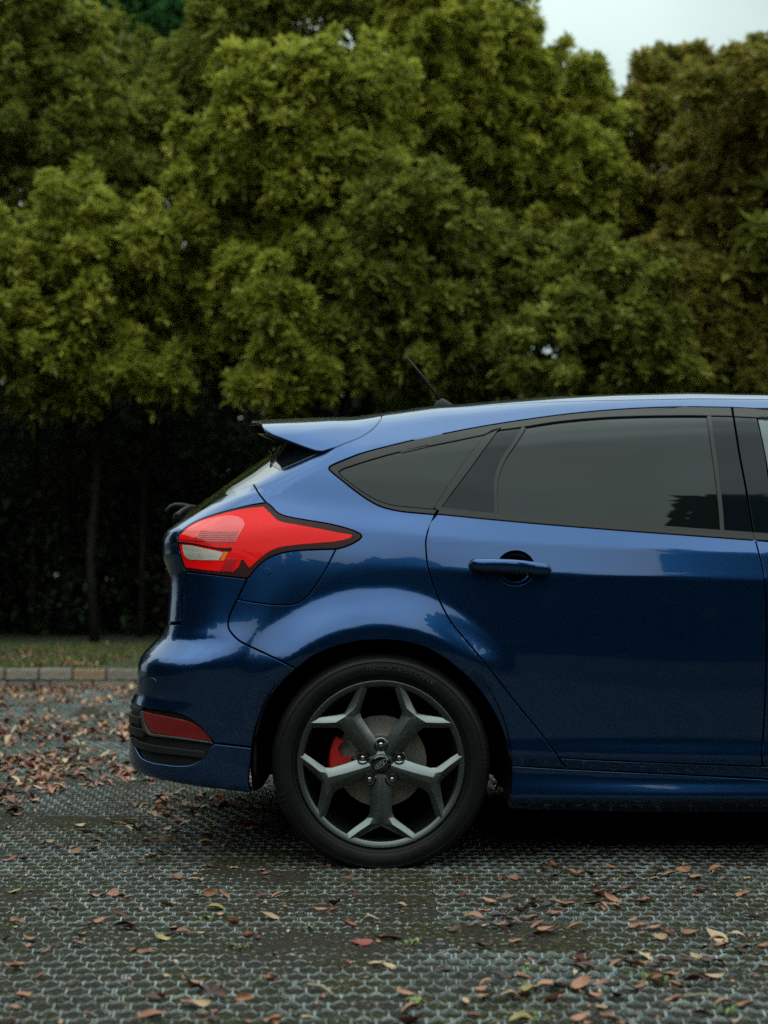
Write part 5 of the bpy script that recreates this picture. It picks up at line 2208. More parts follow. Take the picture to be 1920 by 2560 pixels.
def place_leaf(x, y, code, size, seed, up=False, where='near'):
    global leaf_n
    r = np.random.default_rng(seed)
    o = bpy.data.objects.new('fallen_leaf', leaf_me[code][int(r.integers(0, 9))])
    COL.objects.link(o)
    o.location = (x, y, max(0.001, float(soil_h(np.array(x), np.array(y)))) + 0.0005)
    rx = r.normal() * 0.22 + (r.uniform(.8, 1.2) if up else 0)
    o.rotation_euler = (rx, r.normal() * 0.22, r.uniform(-.7, .7) + (math.pi if r.random() < .5 else 0))
    s = size
    o.scale = (s, s * r.uniform(.85, 1.25), s)
    u = 960 + FPX * x / (y + CAM_D)
    v = 1430 + FPX * CAM_H / (y + CAM_D)
    if where == 'near':
        zone = ('far left, left of the bumper' if u < 330 else 'below the rear bumper' if u < 640 else 'left of the tyre contact' if u < 860 else 'below the rear wheel' if u < 1090 else
                'below the door handle' if u < 1330 else 'below the door window' if u < 1560 else 'below the centre pillar' if u < 1760 else 'at the right picture edge')
        row = ('beside the car shadow' if v < 2215 else 'on the upper paving' if v < 2290 else 'on the middle paving' if v < 2370 else 'on the lower paving' if v < 2460 else 'at the bottom edge')
    elif where == 'rear':
        zone = ('at the left picture edge' if u < 110 else 'left of the tail' if u < 330 else 'under the rear bumper' if u < 640 else 'behind the rear tyre')
        row = ('far off on the paving' if v < 1960 else 'on the littered paving' if v < 2050 else 'nearest the camera of the litter')
    else:
        zone = 'seen under the sill' if u > 1200 else 'seen under the car'
        row = 'behind the rear tyre' if u < 1330 else 'below the door handle' if u < 1500 else 'toward the right edge'
    big = 'large ' if size > 0.056 else 'small ' if size < 0.044 else ''
    tag(o, big + ('upright ' if up else '') + W_[code] + ' leaf ' + row + ' ' + zone, 'leaf', ('upright ' if up else '') + W_[code] + ' leaves ' + {'near': 'in front of the car', 'rear': 'beyond the bumper', 'under': 'beneath the car'}[where])
    leaf_n += 1
    return o


G1 = "205 268 t,195 280 b,300 292 t,320 313 b,250 285 d,370 225 du,300 222 b,430 232 t,425 278 d,408 297 t,552 203 t,490 188 t,610 208 b,640 205 d,78 237 d,100 345 b,50 347 b,65 486 y,400 505 b,440 500 b,485 497 b,515 500 d,765 420 b,830 430 t,607 357 b,665 338 b,700 313 r,900 375 d,1150 403 b,1505 412 bu,905 490 bu,855 495 t,970 495 b,1130 497 b,1200 495 b,1250 488 t,1440 540 d,1395 562 b,1440 562 b,1525 500 d,930 550 y,725 540 t,515 580 b,435 607 b,75 613 b,995 610 bu,1165 590 t,1505 625 r,1595 608 t,378 627 d,540 635 d,570 637 b,345 668 b,25 690 b,135 690 b,720 677 b,690 688 y,795 660 b,755 650 d,880 667 t,1065 672 bu,190 747 b,635 747 b,70 813 b,175 850 b,1560 707 r,1620 803 t,1630 678 t,830 885 b,900 912 du,940 930 d,870 920 d,650 950 d,700 940 b,815 965 b,870 975 t,88 938 b,1060 940 bu,655 1025 b,1190 1045 b,1165 868 b,845 128 t,730 212 t,770 225 t,690 100 t,720 120 b,680 122 b"
G2 = "690 385 b,725 368 bu,805 400 b,845 405 b,890 410 d,740 415 d,555 425 b,1060 405 b,1190 390 t,1295 390 bu,1235 408 b,1355 420 b,1440 388 b,985 380 b,970 443 d,925 500 b,950 492 b,995 495 d,985 515 b,1060 470 b,1140 520 b,1115 530 d,905 540 d,935 540 b,1000 545 b,345 498 bu,540 507 b,460 527 b,650 518 b,630 537 t,705 545 d,740 577 b,765 535 b,805 538 b,590 568 b,495 587 d,385 595 b,645 597 b,430 567 b,390 625 b,495 630 b,545 637 d,555 612 b,665 625 b,820 628 b,670 668 d,725 655 d,700 645 b,1070 608 b,1370 485 b,1555 497 b,1590 595 b,1165 640 b,1100 633 b,1220 660 bu,1190 680 t,1320 660 b,1435 680 t,1445 695 b,1470 718 b,1530 670 t,1395 735 d,1565 740 d,1540 748 d,1630 720 b,425 720 d,575 705 b,860 755 du,680 797 b,610 805 d,860 790 b,880 815 d,830 820 b,1000 795 b,1040 795 b,1100 800 b,1170 805 b,1205 780 d,1065 752 d,1130 762 t,1350 772 t,1305 780 d,1390 790 d,1440 790 d,1640 805 t,1385 850 du,1430 860 t,1160 855 b,1170 880 y,1260 885 b,1345 885 d,1230 850 b,1100 900 b,490 855 d,565 857 b,610 862 b,440 880 b,410 907 b,450 938 b,545 937 t,610 932 du,625 900 y,690 895 b,760 897 b,850 895 b,925 885 b,895 940 b,765 938 b,735 955 b,100 930 b,1265 950 b,1475 970 b,1575 972 b,1370 1023 b,930 993 t,970 1028 b,850 1030 b,600 1048 y,120 1045 du,380 1020 b,130 993 b,15 805 t,30 683 d,260 830 d,300 650 d,1000 935 d,430 118 r,445 150 r,490 140 t"
BIG = {(900, 912), (655, 1025), (925, 500), (1435, 680), (1565, 740), (1385, 850), (1345, 885), (850, 895), (830, 885), (845, 128)}
sd = 0
for ox, txt in ((0, G1), (960, G2)):
    for it in txt.split(','):
        a, b, c = it.split()
        sd += 1
        X, Y = px_ground(ox + float(a) * 960 / 1659, 1950 + (float(b) + 4) * 960 / 1659)
        wh = 'rear' if Y > 0.35 and X < -0.5 else ('under' if Y > 0.35 else 'near')
        sz = 0.037 + 0.022 * np.random.default_rng(sd).random()
        if (int(a), int(b)) in BIG:
            sz *= 1.3
        place_leaf(X, Y, c[0], sz, 9000 + sd, len(c) > 1, wh)
# heavier litter between the car's tail and the kerb, and what shows under the sill
CODES = ['b'] * 9 + ['d'] * 4 + ['t'] * 6 + ['y'] * 1 + ['r'] * 2
lit = []
r = np.random.default_rng(77)
while len(lit) < 3300:
    y = 0.35 + 6.85 * r.random()
    d = y + CAM_D
    x = -0.25 * d - 0.2 + (0.25 * d + 0.2 + (2.6 if y < 2.6 else -0.05)) * r.random()
    den = vnoise(np.array(x * 1.3 + 9), np.array(y * 1.3 + 4), 8, 3)
    band = math.exp(-((y - 1.7) / 1.25) ** 2) + 0.38 + (0.7 if y > KERB_Y - .35 else 0) + (0.5 if x > -0.3 and y > .9 else 0)
    if (y < 0.95 and x > -0.45) or (y < 1.1 and x > -1.0 and r.random() < .8):
        continue
    if r.random() < band * max(0.0, den - 0.36) * 3.2:
        lit.append((x, y))
lit = sorted(lit, key=lambda p: p[1])
vis_px = lambda x, y: (960 + FPX * x / (y + CAM_D), 1430 + FPX * CAM_H / (y + CAM_D))
free = []
stuffV, stuffF, stuffC = {k: [] for k in LM}, {k: [] for k in LM}, {}
budget = 296 - leaf_n
for k, (x, y) in enumerate(lit):
    u, v_ = vis_px(x, y)
    seen = u > 0 and (u < 600 or (v_ > 2022 and u < 700) or (u > 1180 and v_ > 2026))
    code = CODES[int(r.integers(0, len(CODES)))]
    if seen and budget > 0 and y < 4.5:
        place_leaf(x, y, code, 0.046 + .026 * r.random(), 20000 + k, r.random() < .12, 'rear' if x < -0.5 else 'under')
        budget -= 1
    else:
        Vl, Fl = leaf_shape(int(r.integers(0, 40)))
        s = 0.044 + .03 * r.random()
        a = r.random() * 6.28
        tx = r.normal() * .25
        Vl = Vl * s
        Vl[:, 2] += Vl[:, 0] * tx
        Rz = np.array([[math.cos(a), -math.sin(a), 0], [math.sin(a), math.cos(a), 0], [0, 0, 1]])
        Vl = Vl @ Rz.T
        Vl[:, 2] -= Vl[:, 2].min()
        Vl += np.array([x, y, max(0.001, float(soil_h(np.array(x), np.array(y))))])
        stuffF[code].append(np.array(Fl) + sum(len(q) for q in stuffV[code]))
        stuffV[code].append(Vl)
LIT = principled('leaf_litter', (.2, .08, .04), rough=.55)
rand_color(LIT, [(0, (.05, .017, .012)), (.18, (.09, .03, .02)), (.3, (.20, .065, .035)), (.6, (.36, .14, .068)), (.8, (.40, .24, .14)), (.93, (.46, .34, .20)), (1, (.28, .04, .025))])
allV, allF, b0 = [], [], 0
for code in LM:
    if stuffV[code]:
        vv = np.vstack(stuffV[code])
        ff = np.vstack(stuffF[code]) + b0
        allV.append(vv)
        allF.append(ff)
        b0 += len(vv)
lo = link('leaf_litter', big_mesh('leaf_litter', np.vstack(allV), np.vstack(allF)), LIT)
tag(lo, 'scattered brown and tan leaf litter on the paving towards the kerb', 'leaf litter', kind='stuff')

# broken bits of leaf over the whole foreground
fv, ff_, b0 = [], [], 0
r = np.random.default_rng(207)
for k in range(620):
    d = 2.75 + 3.4 * r.random()
    x, y = (r.random() * 2 - 1) * (.245 * d + .1), d - CAM_D
    Vl, Fl = leaf_shape(int(r.integers(0, 40)))
    Vl = Vl[:int(r.integers(3, 8)) * 5] * (0.016 + .022 * r.random())
    Fl = [f for f in Fl if max(f) < len(Vl)]
    a = r.random() * 6.28
    Rz = np.array([[math.cos(a), -math.sin(a), 0], [math.sin(a), math.cos(a), 0], [0, 0, 1]])
    Vl = Vl @ Rz.T
    Vl[:, 2] -= Vl[:, 2].min()
    Vl += np.array([x, y, max(0.0005, float(soil_h(np.array(x), np.array(y))))])
    fv.append(Vl)
    ff_.append(np.array(Fl) + b0)
    b0 += len(Vl)
tag(link('leaf_fragments', big_mesh('leaf_fragments', np.vstack(fv), np.vstack(ff_)), LIT), 'torn bits of brown leaf strewn over the grid paving', 'leaf litter', kind='stuff')

# twigs
TWIG = principled('dry_twig', (.30, .24, .15), rough=.7)
for i, (a, b, c, d_, lab) in enumerate(((1330, 1780, 898, 940, 'pale dry twig on the paving below the rear wheel'),)):
    pass
def twig(u0, v0, u1, v1, rad, lab):
    p0, p1 = px_ground(u0, v0), px_ground(u1, v1)
    mid = ((p0[0] + p1[0]) / 2 + .004, (p0[1] + p1[1]) / 2 + .006)
    pts = [(p0[0], p0[1], .007), (mid[0], mid[1], .012), (p1[0], p1[1], .006)]
    v_, f_ = tube(pts, [rad, rad * .85, rad * .6], n=7)
    tag(link('twig', mesh_np('twig', v_, f_), TWIG), lab, 'twig', 'dry twigs on the paving')


twig(770, 2470, 834, 2495, .0042, 'thick pale twig lying on the paving below the rear wheel')
twig(1712, 2500, 1800, 2503, .0030, 'long thin twig among leaves at the lower right')
twig(1250, 2498, 1290, 2488, .0030, 'short pale twig under the front of the rear door')

# ------------------------------------------------------------------ kerb and verge
CONC = principled('kerb_mortar', (.030, .031, .030), rough=.95)
bm = bmesh.new()
bm_box(bm, -14, 14, KERB_Y + 0.012, KERB_Y + 0.12, -0.05, 0.128, 0.004)
kerb = link('kerb', bm_mesh('kerb', bm), CONC)
tag(kerb, 'low two-course block kerb along the grass verge', 'kerb', kind='structure')
BLOCK = principled('kerb_block', (.22, .18, .14), rough=.9)
N, L, b_ = nodes_of(BLOCK)
crb = rand_color(BLOCK, [(0, (.22, .20, .175)), (.4, (.32, .275, .225)), (.75, (.26, .235, .20)), (1, (.38, .25, .13))], per_island=False)
tc = N.new('ShaderNodeTexCoord')
nz = N.new('ShaderNodeTexNoise')
nz.inputs['Scale'].default_value = 38
nz.inputs['Detail'].default_value = 7
L.new(tc.outputs['Object'], nz.inputs['Vector'])
mx = N.new('ShaderNodeMix')
mx.data_type = 'RGBA'
mx.blend_type = 'MULTIPLY'
mx.inputs[0].default_value = 0.7
L.new(crb.outputs['Color'], mx.inputs[6])
rr_ = N.new('ShaderNodeValToRGB')
rr_.color_ramp.elements[0].color = (.35, .35, .35, 1)
rr_.color_ramp.elements[0].position = .3
rr_.color_ramp.elements[1].color = (1.25, 1.25, 1.25, 1)
rr_.color_ramp.elements[1].position = .7
L.new(nz.outputs['Fac'], rr_.inputs['Fac'])
L.new(rr_.outputs['Color'], mx.inputs[7])
L.new(mx.outputs[2], b_.inputs['Base Color'])
bp = N.new('ShaderNodeBump')
bp.inputs['Distance'].default_value = .006
L.new(nz.outputs['Fac'], bp.inputs['Height'])
L.new(bp.outputs['Normal'], b_.inputs['Normal'])


def block_mesh(w, h, d, seed):
    bm = bmesh.new()
    bm_box(bm, -w / 2, w / 2, 0, d, 0, h, 0.006, 2)
    r = np.random.default_rng(seed)
    for v in bm.verts:
        v.co += Vector(r.normal(size=3) * 0.0012)
    me = bm_mesh('kerb_block', bm, True, R(40))
    me.materials.append(BLOCK)
    return me


up_blocks = [block_mesh(.238, .082, .10, s) for s in range(4)]
lo_blocks = [block_mesh(.306, .046, .12, s) for s in range(4)]
for k in range(44):
    x = -5.5 + k * 0.2505
    o = bpy.data.objects.new('kerb_block', up_blocks[k % 4])
    COL.objects.link(o)
    o.location = (x + 0.05, KERB_Y + .004 * math.sin(k * 2.1), 0.050 + 0.002 * math.sin(k * 1.3))
    o.parent = kerb
for k in range(35):
    x = -5.5 + k * 0.318
    o = bpy.data.objects.new('kerb_block', lo_blocks[k % 4])
    COL.objects.link(o)
    o.location = (x, KERB_Y - 0.012 + .003 * math.sin(k * 1.7), -0.003)
    o.parent = kerb

VERGE = principled('verge_soil', (.03, .03, .018), rough=.95)
add_noise_color(VERGE, [(.3, (.012, .014, .007)), (.6, (.04, .05, .016)), (.8, (.07, .045, .025))], scale=6, detail=8)
vx = np.linspace(-30, 30, 121)
vy = np.concatenate([np.linspace(KERB_Y + .10, 12, 30), np.linspace(12.5, 45, 30)])
X, Y = np.meshgrid(vx, vy, indexing='ij')
Z = 0.118 + 0.03 * (vnoise(X * 1.1 + 40, Y * 1.1 + 40, 12, 3) - .5) + 0.02 * np.clip((Y - 8) / 10, 0, 1)
n = len(vy)
I, J = np.meshgrid(np.arange(len(vx) - 1), np.arange(n - 1), indexing='ij')
q = (I * n + J).ravel()
vm = big_mesh('verge', np.stack([X, Y, Z], -1).reshape(-1, 3), np.stack([q, q + n, q + n + 1, q + 1], -1))
tag(link('verge', vm, VERGE), 'dark planted verge behind the kerb', 'verge', kind='structure')


def grass():
    r = np.random.default_rng(5)
    n = 30000
    x = r.uniform(-4.2, 4.2, n)
    y = KERB_Y + .14 + 3.6 * r.random(n) ** 1.2
    keep = vnoise(x * 2 + 50, y * 2 + 20, 21, 3) > 0.38
    x, y = x[keep], y[keep]
    n = len(x)
    a = r.random(n) * 6.28
    h = .03 + .06 * r.random(n)
    w = .004 + .003 * r.random(n)
    lx, ly = r.normal(size=n) * .02, r.normal(size=n) * .02
    P = np.zeros((n, 3, 3))
    P[:, 0] = np.stack([x - w * np.cos(a), y - w * np.sin(a), 0 * x + .115], -1)
    P[:, 1] = np.stack([x + w * np.cos(a), y + w * np.sin(a), 0 * x + .115], -1)
    P[:, 2] = np.stack([x + lx, y + ly, .115 + h], -1)
    return big_mesh('grass', P.reshape(-1, 3), np.arange(n * 3).reshape(-1, 3))


GRASS = principled('grass_blade', (.06, .10, .02), rough=.6)
rand_color(GRASS, [(0, (.035, .055, .010)), (.5, (.085, .12, .02)), (.8, (.14, .15, .035)), (1, (.20, .14, .05))])
tag(link('grass', grass(), GRASS), 'rough green grass along the top of the kerb', 'grass', kind='stuff')
vl, vf, b0 = [], [], 0
r = np.random.default_rng(91)
for k in range(2400):
    x, y = r.uniform(-4.2, 3.0), KERB_Y + .15 + 3.4 * r.random()
    if vnoise(np.array(x * 1.2), np.array(y * 2.2 + 7), 33, 2) < 0.42 + 0.2 * r.random():
        continue
    Vl, Fl = leaf_shape(int(r.integers(0, 40)))
    a = r.random() * 6.28
    Vl = Vl * (0.055 + .03 * r.random())
    Rz = np.array([[math.cos(a), -math.sin(a), 0], [math.sin(a), math.cos(a), 0], [0, 0, 1]])
    Vl = Vl @ Rz.T + np.array([x, y, .135 + .02 * r.random()])
    vl.append(Vl)
    vf.append(np.array(Fl) + b0)
    b0 += len(Vl)
tag(link('verge_leaf_litter', big_mesh('verge_leaf_litter', np.vstack(vl), np.vstack(vf)), LIT), 'brown leaf litter lying in the grass behind the kerb', 'leaf litter', kind='stuff')

# ------------------------------------------------------------------ trees
def foliage_mat(name, cols, trans=0.35):
    m = principled(name, (.08, .1, .02), rough=.55, spec=.35)
    N, L, b = nodes_of(m)
    cr = rand_color(m, cols)
    # leaves of one rosette share a tone, so tufts differ from their neighbours
    at = N.new('ShaderNodeAttribute')
    at.attribute_name = 'tone'
    g2 = N.new('ShaderNodeNewGeometry')
    ma = N.new('ShaderNodeMath')
    ma.operation = 'MULTIPLY_ADD'
    ma.inputs[1].default_value = 0.35
    L.new(g2.outputs['Random Per Island'], ma.inputs[0])
    L.new(at.outputs['Fac'], ma.inputs[2])
    L.new(ma.outputs[0], cr.inputs['Fac'])
    tr = N.new('ShaderNodeBsdfTranslucent')
    mx = N.new('ShaderNodeMixShader')
    mx.inputs[0].default_value = trans
    L.new(cr.outputs['Color'], tr.inputs['Color'])
    out = N['Material Output']
    L.new(b.outputs[0], mx.inputs[1])
    L.new(tr.outputs[0], mx.inputs[2])
    L.new(mx.outputs[0], out.inputs['Surface'])
    return m


F_OLIVE = foliage_mat('foliage_olive', [(0, (.068, .088, .018)), (.40, (.175, .205, .032)), (.75, (.345, .350, .058)), (.985, (.42, .42, .085)), (1, (.36, .10, .03))], .45)
F_YELLOW = foliage_mat('foliage_yellow_green', [(0, (.095, .118, .018)), (.40, (.260, .290, .036)), (.75, (.480, .475, .072)), (.985, (.55, .54, .11)), (1, (.42, .10, .03))], .45)
F_BROWN = foliage_mat('foliage_bronze', [(0, (.076, .086, .018)), (.40, (.192, .188, .032)), (.75, (.345, .290, .052)), (.96, (.45, .275, .065)), (1, (.38, .10, .03))], .45)
F_DEEP = foliage_mat('foliage_deep_green', [(0, (.022, .080, .024)), (.5, (.045, .150, .040)), (1, (.090, .220, .060))])
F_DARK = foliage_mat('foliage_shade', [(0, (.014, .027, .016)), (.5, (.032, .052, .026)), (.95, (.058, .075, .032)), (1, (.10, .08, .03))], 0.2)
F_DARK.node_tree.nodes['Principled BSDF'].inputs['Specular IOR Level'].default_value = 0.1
BARK = principled('bark', (.030, .027, .022), rough=.9, spec=.1)
add_noise_color(BARK, [(.3, (.010, .009, .008)), (.7, (.030, .027, .022))], scale=12, detail=6)


GAPS = [(60, 500, 40, 70), (110, 590, 25, 30), (455, 590, 24, 60), (420, 505, 16, 26), (770, 60, 60, 40), (870, 105, 30, 40), (470, 800, 22, 20), (540, 775, 16, 24), (1370, 880, 60, 26), (1180, 690, 40, 26), (1580, 330, 18, 40), (1640, 420, 50, 22)]


def open_gaps(P, r):
    """thin the foliage where the photograph shows sky between the branches"""
    c = P.mean(1)
    d = c[:, 1] + CAM_D
    u, v = 960 + FPX * c[:, 0] / d, 1430 - FPX * (c[:, 2] - CAM_H) / d
    keep = np.ones(len(P), bool)
    for (gu, gv, ru, rv) in GAPS:
        q = ((u - gu) / ru) ** 2 + ((v - gv) / rv) ** 2
        keep &= ~((q < 1.0) & (r.random(len(P)) < 0.93 - 0.3 * q))
    return keep


def toned(name, P, tone, r):
    k = open_gaps(P, r)
    P, tone = P[k].reshape(-1, 3), np.repeat(tone[k], 4).astype(np.float32)
    me = big_mesh(name, P, np.arange(len(P)).reshape(-1, 4))
    me.attributes.new('tone', 'FLOAT', 'POINT').data.foreach_set('value', tone)
    return me


def leaf_quads(pos, axis, length, width, droop, r):
    """one blade per row: from pos along axis; returns verts, quads"""
    n = len(pos)
    up = np.array([0, 0, 1.0])
    side = np.cross(axis, up)
    side /= np.linalg.norm(side, axis=1, keepdims=True) + 1e-6
    ro = r.uniform(-.7, .7, n)[:, None]
    nor = np.cross(side, axis)
    side = side * np.cos(ro) + nor * np.sin(ro)
    L_ = length[:, None]
    w = width[:, None]
    mid = pos + axis * L_ * .5
    tip = pos + axis * L_ - up * L_ * droop[:, None]
    P = np.stack([pos, mid + side * w, tip, mid - side * w], 1)
    return P


def crown_mesh(name, lobes, seed, clumps=26, rosettes=15, leaves=7, leaf=.112, inner=210, clump_r=(.10, .29)):
    r = np.random.default_rng(seed)
    out, tones = [], []
    C = np.array([l[0] for l in lobes])
    Rr = np.array([l[1] for l in lobes])
    cp, cr = [], []
    for (c, rad) in lobes:
        k = int(clumps * (rad / .6) ** 2) + 4
        d = r.normal(size=(k * 3, 3))
        d[:, 1] -= 0.45
        d[:, 2] += 0.25
        d /= np.linalg.norm(d, axis=1, keepdims=True)
        p = np.array(c) + d * rad * r.uniform(.62, 1.14, (k * 3, 1)) * np.array([1, .9, .95])
        dist = np.linalg.norm(p[:, None] - C[None], axis=2) / Rr[None]
        ok = dist.min(1) > 0.66
        p = p[ok][:k]
        cp.append(p)
        cr.append(r.uniform(*clump_r, len(p)) * min(1.2, (rad / .6) ** .5))
        # sprigs that break the outline
        k2 = k // 2
        d = r.normal(size=(k2, 3))
        d[:, 2] += 0.5
        d[:, 1] -= 0.3
        d /= np.linalg.norm(d, axis=1, keepdims=True)
        cp.append(np.array(c) + d * rad * r.uniform(1.0, 1.34, (k2, 1)))
        cr.append(r.uniform(.06, .13, k2))
    cp = np.vstack(cp)
    cr = np.concatenate(cr)
    m = len(cp)
    d = r.normal(size=(m, rosettes, 3))
    d[..., 2] += 0.55
    d[..., 1] -= 0.15
    d /= np.linalg.norm(d, axis=2, keepdims=True)
    pos = cp[:, None] + d * np.array([.85, .85, 1.35]) * (cr[:, None, None] * r.uniform(.45, 1.05, (m, rosettes, 1)))
    ax = d * 0.7 + np.array([0, 0, .55]) + r.normal(size=d.shape) * .18
    ax /= np.linalg.norm(ax, axis=2, keepdims=True)
    pos, ax = pos.reshape(-1, 3), ax.reshape(-1, 3)
    n = len(pos)
    a = np.cross(ax, np.array([.31, .92, .2]))
    a /= np.linalg.norm(a, axis=1, keepdims=True)
    b = np.cross(ax, a)
    ph = r.random(n) * 6.28
    clump_t = np.repeat(r.random(m), rosettes)
    tone = (0.62 * r.random(n) + 0.38 * clump_t) * 0.65
    for k in range(leaves):
        t = ph + 2 * math.pi * k / leaves + r.normal(size=n) * .25
        el = r.uniform(.15, 1.05, n)
        dirv = (a * np.cos(t)[:, None] + b * np.sin(t)[:, None]) * np.cos(el)[:, None] + ax * np.sin(el)[:, None]
        ln = leaf * r.uniform(.65, 1.2, n)
        out.append(leaf_quads(pos, dirv, ln, ln * r.uniform(.16, .24, n), r.uniform(-.05, .22, n), r))
        tones.append(tone)
    # shaded interior
    for (c, rad) in lobes:
        k = int(inner * (rad / .6) ** 2)
        d = r.normal(size=(k, 3))
        d /= np.linalg.norm(d, axis=1, keepdims=True)
        p = np.array(c) + d * rad * (r.random((k, 1)) ** .5) * .85
        q = r.normal(size=(k, 3))
        q /= np.linalg.norm(q, axis=1, keepdims=True)
        ln = leaf * r.uniform(1.0, 1.7, k)
        out.append(leaf_quads(p, q, ln, ln * .32, r.uniform(0, .3, k), r))
        tones.append(r.random(k) * .65)
    return toned(name, np.concatenate(out), np.concatenate(tones), r)


def tree(name, label, d, lobes_px, mat, seed, base_px=None, group=None, trunk_r=.062, sat=2, **kw):
    rr = np.random.default_rng(seed + 999)
    lobes = []
    for (u, v, rad) in lobes_px:
        dd = d + rr.uniform(-.5, .5)
        lobes.append((((u - 960) / FPX * dd, dd - CAM_D, CAM_H + (1430 - v) / FPX * dd), rad / FPX * dd))
    main = list(lobes)
    if sat:
        for (c, rad) in main:
            for _ in range(sat):
                a = rr.uniform(-0.5, math.pi + .5)
                q = rad * rr.uniform(.85, 1.25)
                lobes.append(((c[0] + q * math.cos(a), c[1] - rr.uniform(-.2, .5) * rad, c[2] + q * math.sin(a) * 1.1), rad * rr.uniform(.28, .5)))
    cx = np.mean([l[0][0] for l in main]) if base_px is None else (base_px - 960) / FPX * d
    cy = d - CAM_D + .5
    t = empty(name, (cx, cy, .12))
    tag(t, label, 'tree', group)
    zlow = min(l[0][2] for l in lobes)
    ztop = np.mean([l[0][2] for l in lobes])
    pts = [(cx, cy, .05), (cx + rr.normal() * .05, cy, 1.0), (cx + rr.normal() * .1, cy + .1, max(1.6, zlow)), (cx + rr.normal() * .15, cy + .1, max(2.4, ztop)), (cx + rr.normal() * .2, cy, max(l[0][2] for l in lobes))]
    v_, f_ = tube(pts, [trunk_r * 1.25, trunk_r, trunk_r * .8, trunk_r * .55, .02], n=10)
    link('trunk', mesh_np('trunk', v_, f_), BARK, t)
    for (c, rad) in main:
        zz = max(1.2, min(c[2] - .7 * rad - .2, ztop))
        p0 = (cx, cy + .08, zz)
        midp = ((p0[0] + c[0]) / 2 + rr.normal() * .08, (p0[1] + c[1]) / 2, (p0[2] + c[2]) / 2 + .1)
        v_, f_ = tube([p0, midp, c], [trunk_r * .5, trunk_r * .32, .012], n=7)
        link('limb', mesh_np('limb', v_, f_), BARK, t)
    link('crown', crown_mesh('crown', lobes, seed, **kw), mat, t)
    return t


GT = 'trees along the verge behind the car'
tree('tree', 'deep green tree showing in a gap at the upper left, behind the olive trees', 22.5, [(280, 70, 150), (390, 70, 110), (190, 10, 130), (300, 190, 130), (430, 170, 110)], F_DEEP, 2, group=GT, rosettes=13, leaf=.105)
tree('tree', 'olive green tree filling the upper left edge of the picture', 17.8, [(110, 330, 180), (260, 400, 150), (50, 500, 160), (120, 215, 105), (10, 130, 140), (330, 520, 110), (200, 520, 120), (60, 20, 110)], F_OLIVE, 3, group=GT)
tree('tree', 'tall olive tree at the top centre, its crown cut by the picture edge', 19.2, [(600, 140, 140), (710, 60, 160), (830, 140, 170), (510, 250, 105), (610, 310, 155), (900, 30, 150), (1010, 110, 150), (760, 240, 150), (420, 330, 100), (960, 260, 150)], F_OLIVE, 4, group=GT)
tree('tree', 'bright yellow-green tree at the centre, in front of the tall one', 16.6, [(600, 390, 120), (750, 290, 130), (880, 235, 105), (700, 460, 150), (870, 400, 150), (555, 520, 90), (800, 560, 140), (640, 620, 110), (930, 520, 110)], F_YELLOW, 5, group=GT)
tree('tree', 'tall tree right of centre whose crown slopes down beside the open sky', 18.2, [(1130, 130, 140), (1240, 260, 150), (1080, 320, 160), (1290, 380, 150), (1420, 360, 115), (1200, 500, 160), (1470, 500, 105), (1330, 560, 140), (1225, 70, 95), (1380, 240, 95), (1450, 270, 60), (1120, 20, 120)], F_YELLOW, 6, group=GT)
tree('tree', 'yellow-green tree at the left edge, branches hanging over the dark wood', 16.2, [(70, 690, 130), (220, 640, 140), (370, 660, 100), (150, 790, 140), (310, 770, 120), (30, 860, 110), (430, 590, 70), (110, 930, 80), (430, 740, 90), (250, 880, 80), (0, 760, 120), (90, 985, 50), (330, 930, 60), (205, 985, 45), (470, 890, 60), (430, 960, 45)], F_YELLOW, 7, base_px=215, group=GT, trunk_r=.046)
tree('tree', 'small leafy tree hanging low above the rear of the spoiler', 15.6, [(680, 790, 75), (640, 850, 65), (740, 890, 80), (690, 950, 75), (610, 740, 65), (720, 1000, 60), (770, 960, 60)], F_YELLOW, 8, base_px=850, group=GT, trunk_r=.07, clump_r=(.13, .24))
tree('tree', 'wide olive tree behind the roof, gaps of sky low in its crown', 16.3, [(950, 650, 140), (1110, 690, 150), (990, 830, 140), (1170, 850, 140), (1340, 760, 140), (1470, 690, 110), (1490, 840, 120), (1340, 920, 120), (900, 920, 80), (1590, 900, 100), (1050, 560, 110), (1570, 770, 90), (860, 740, 90), (1080, 960, 100)], F_OLIVE, 9, group=GT)
tree('tree', 'bronze-tinged tree rising to a small tip on the right, under the sky', 19.5, [(1640, 300, 105), (1600, 420, 110), (1720, 360, 120), (1690, 520, 130), (1600, 600, 100), (1640, 205, 55), (1560, 330, 70), (1760, 240, 70), (1560, 720, 110)], F_BROWN, 10, group=GT)
tree('tree', 'bronze and orange-tinged tree at the right edge of the picture', 17.2, [(1840, 270, 110), (1905, 175, 55), (1790, 440, 130), (1880, 580, 150), (1740, 630, 110), (1840, 780, 140), (1710, 830, 130), (1890, 930, 120), (1650, 720, 80), (1920, 400, 110), (1760, 950, 100)], F_BROWN, 11, group=GT, sat=1)
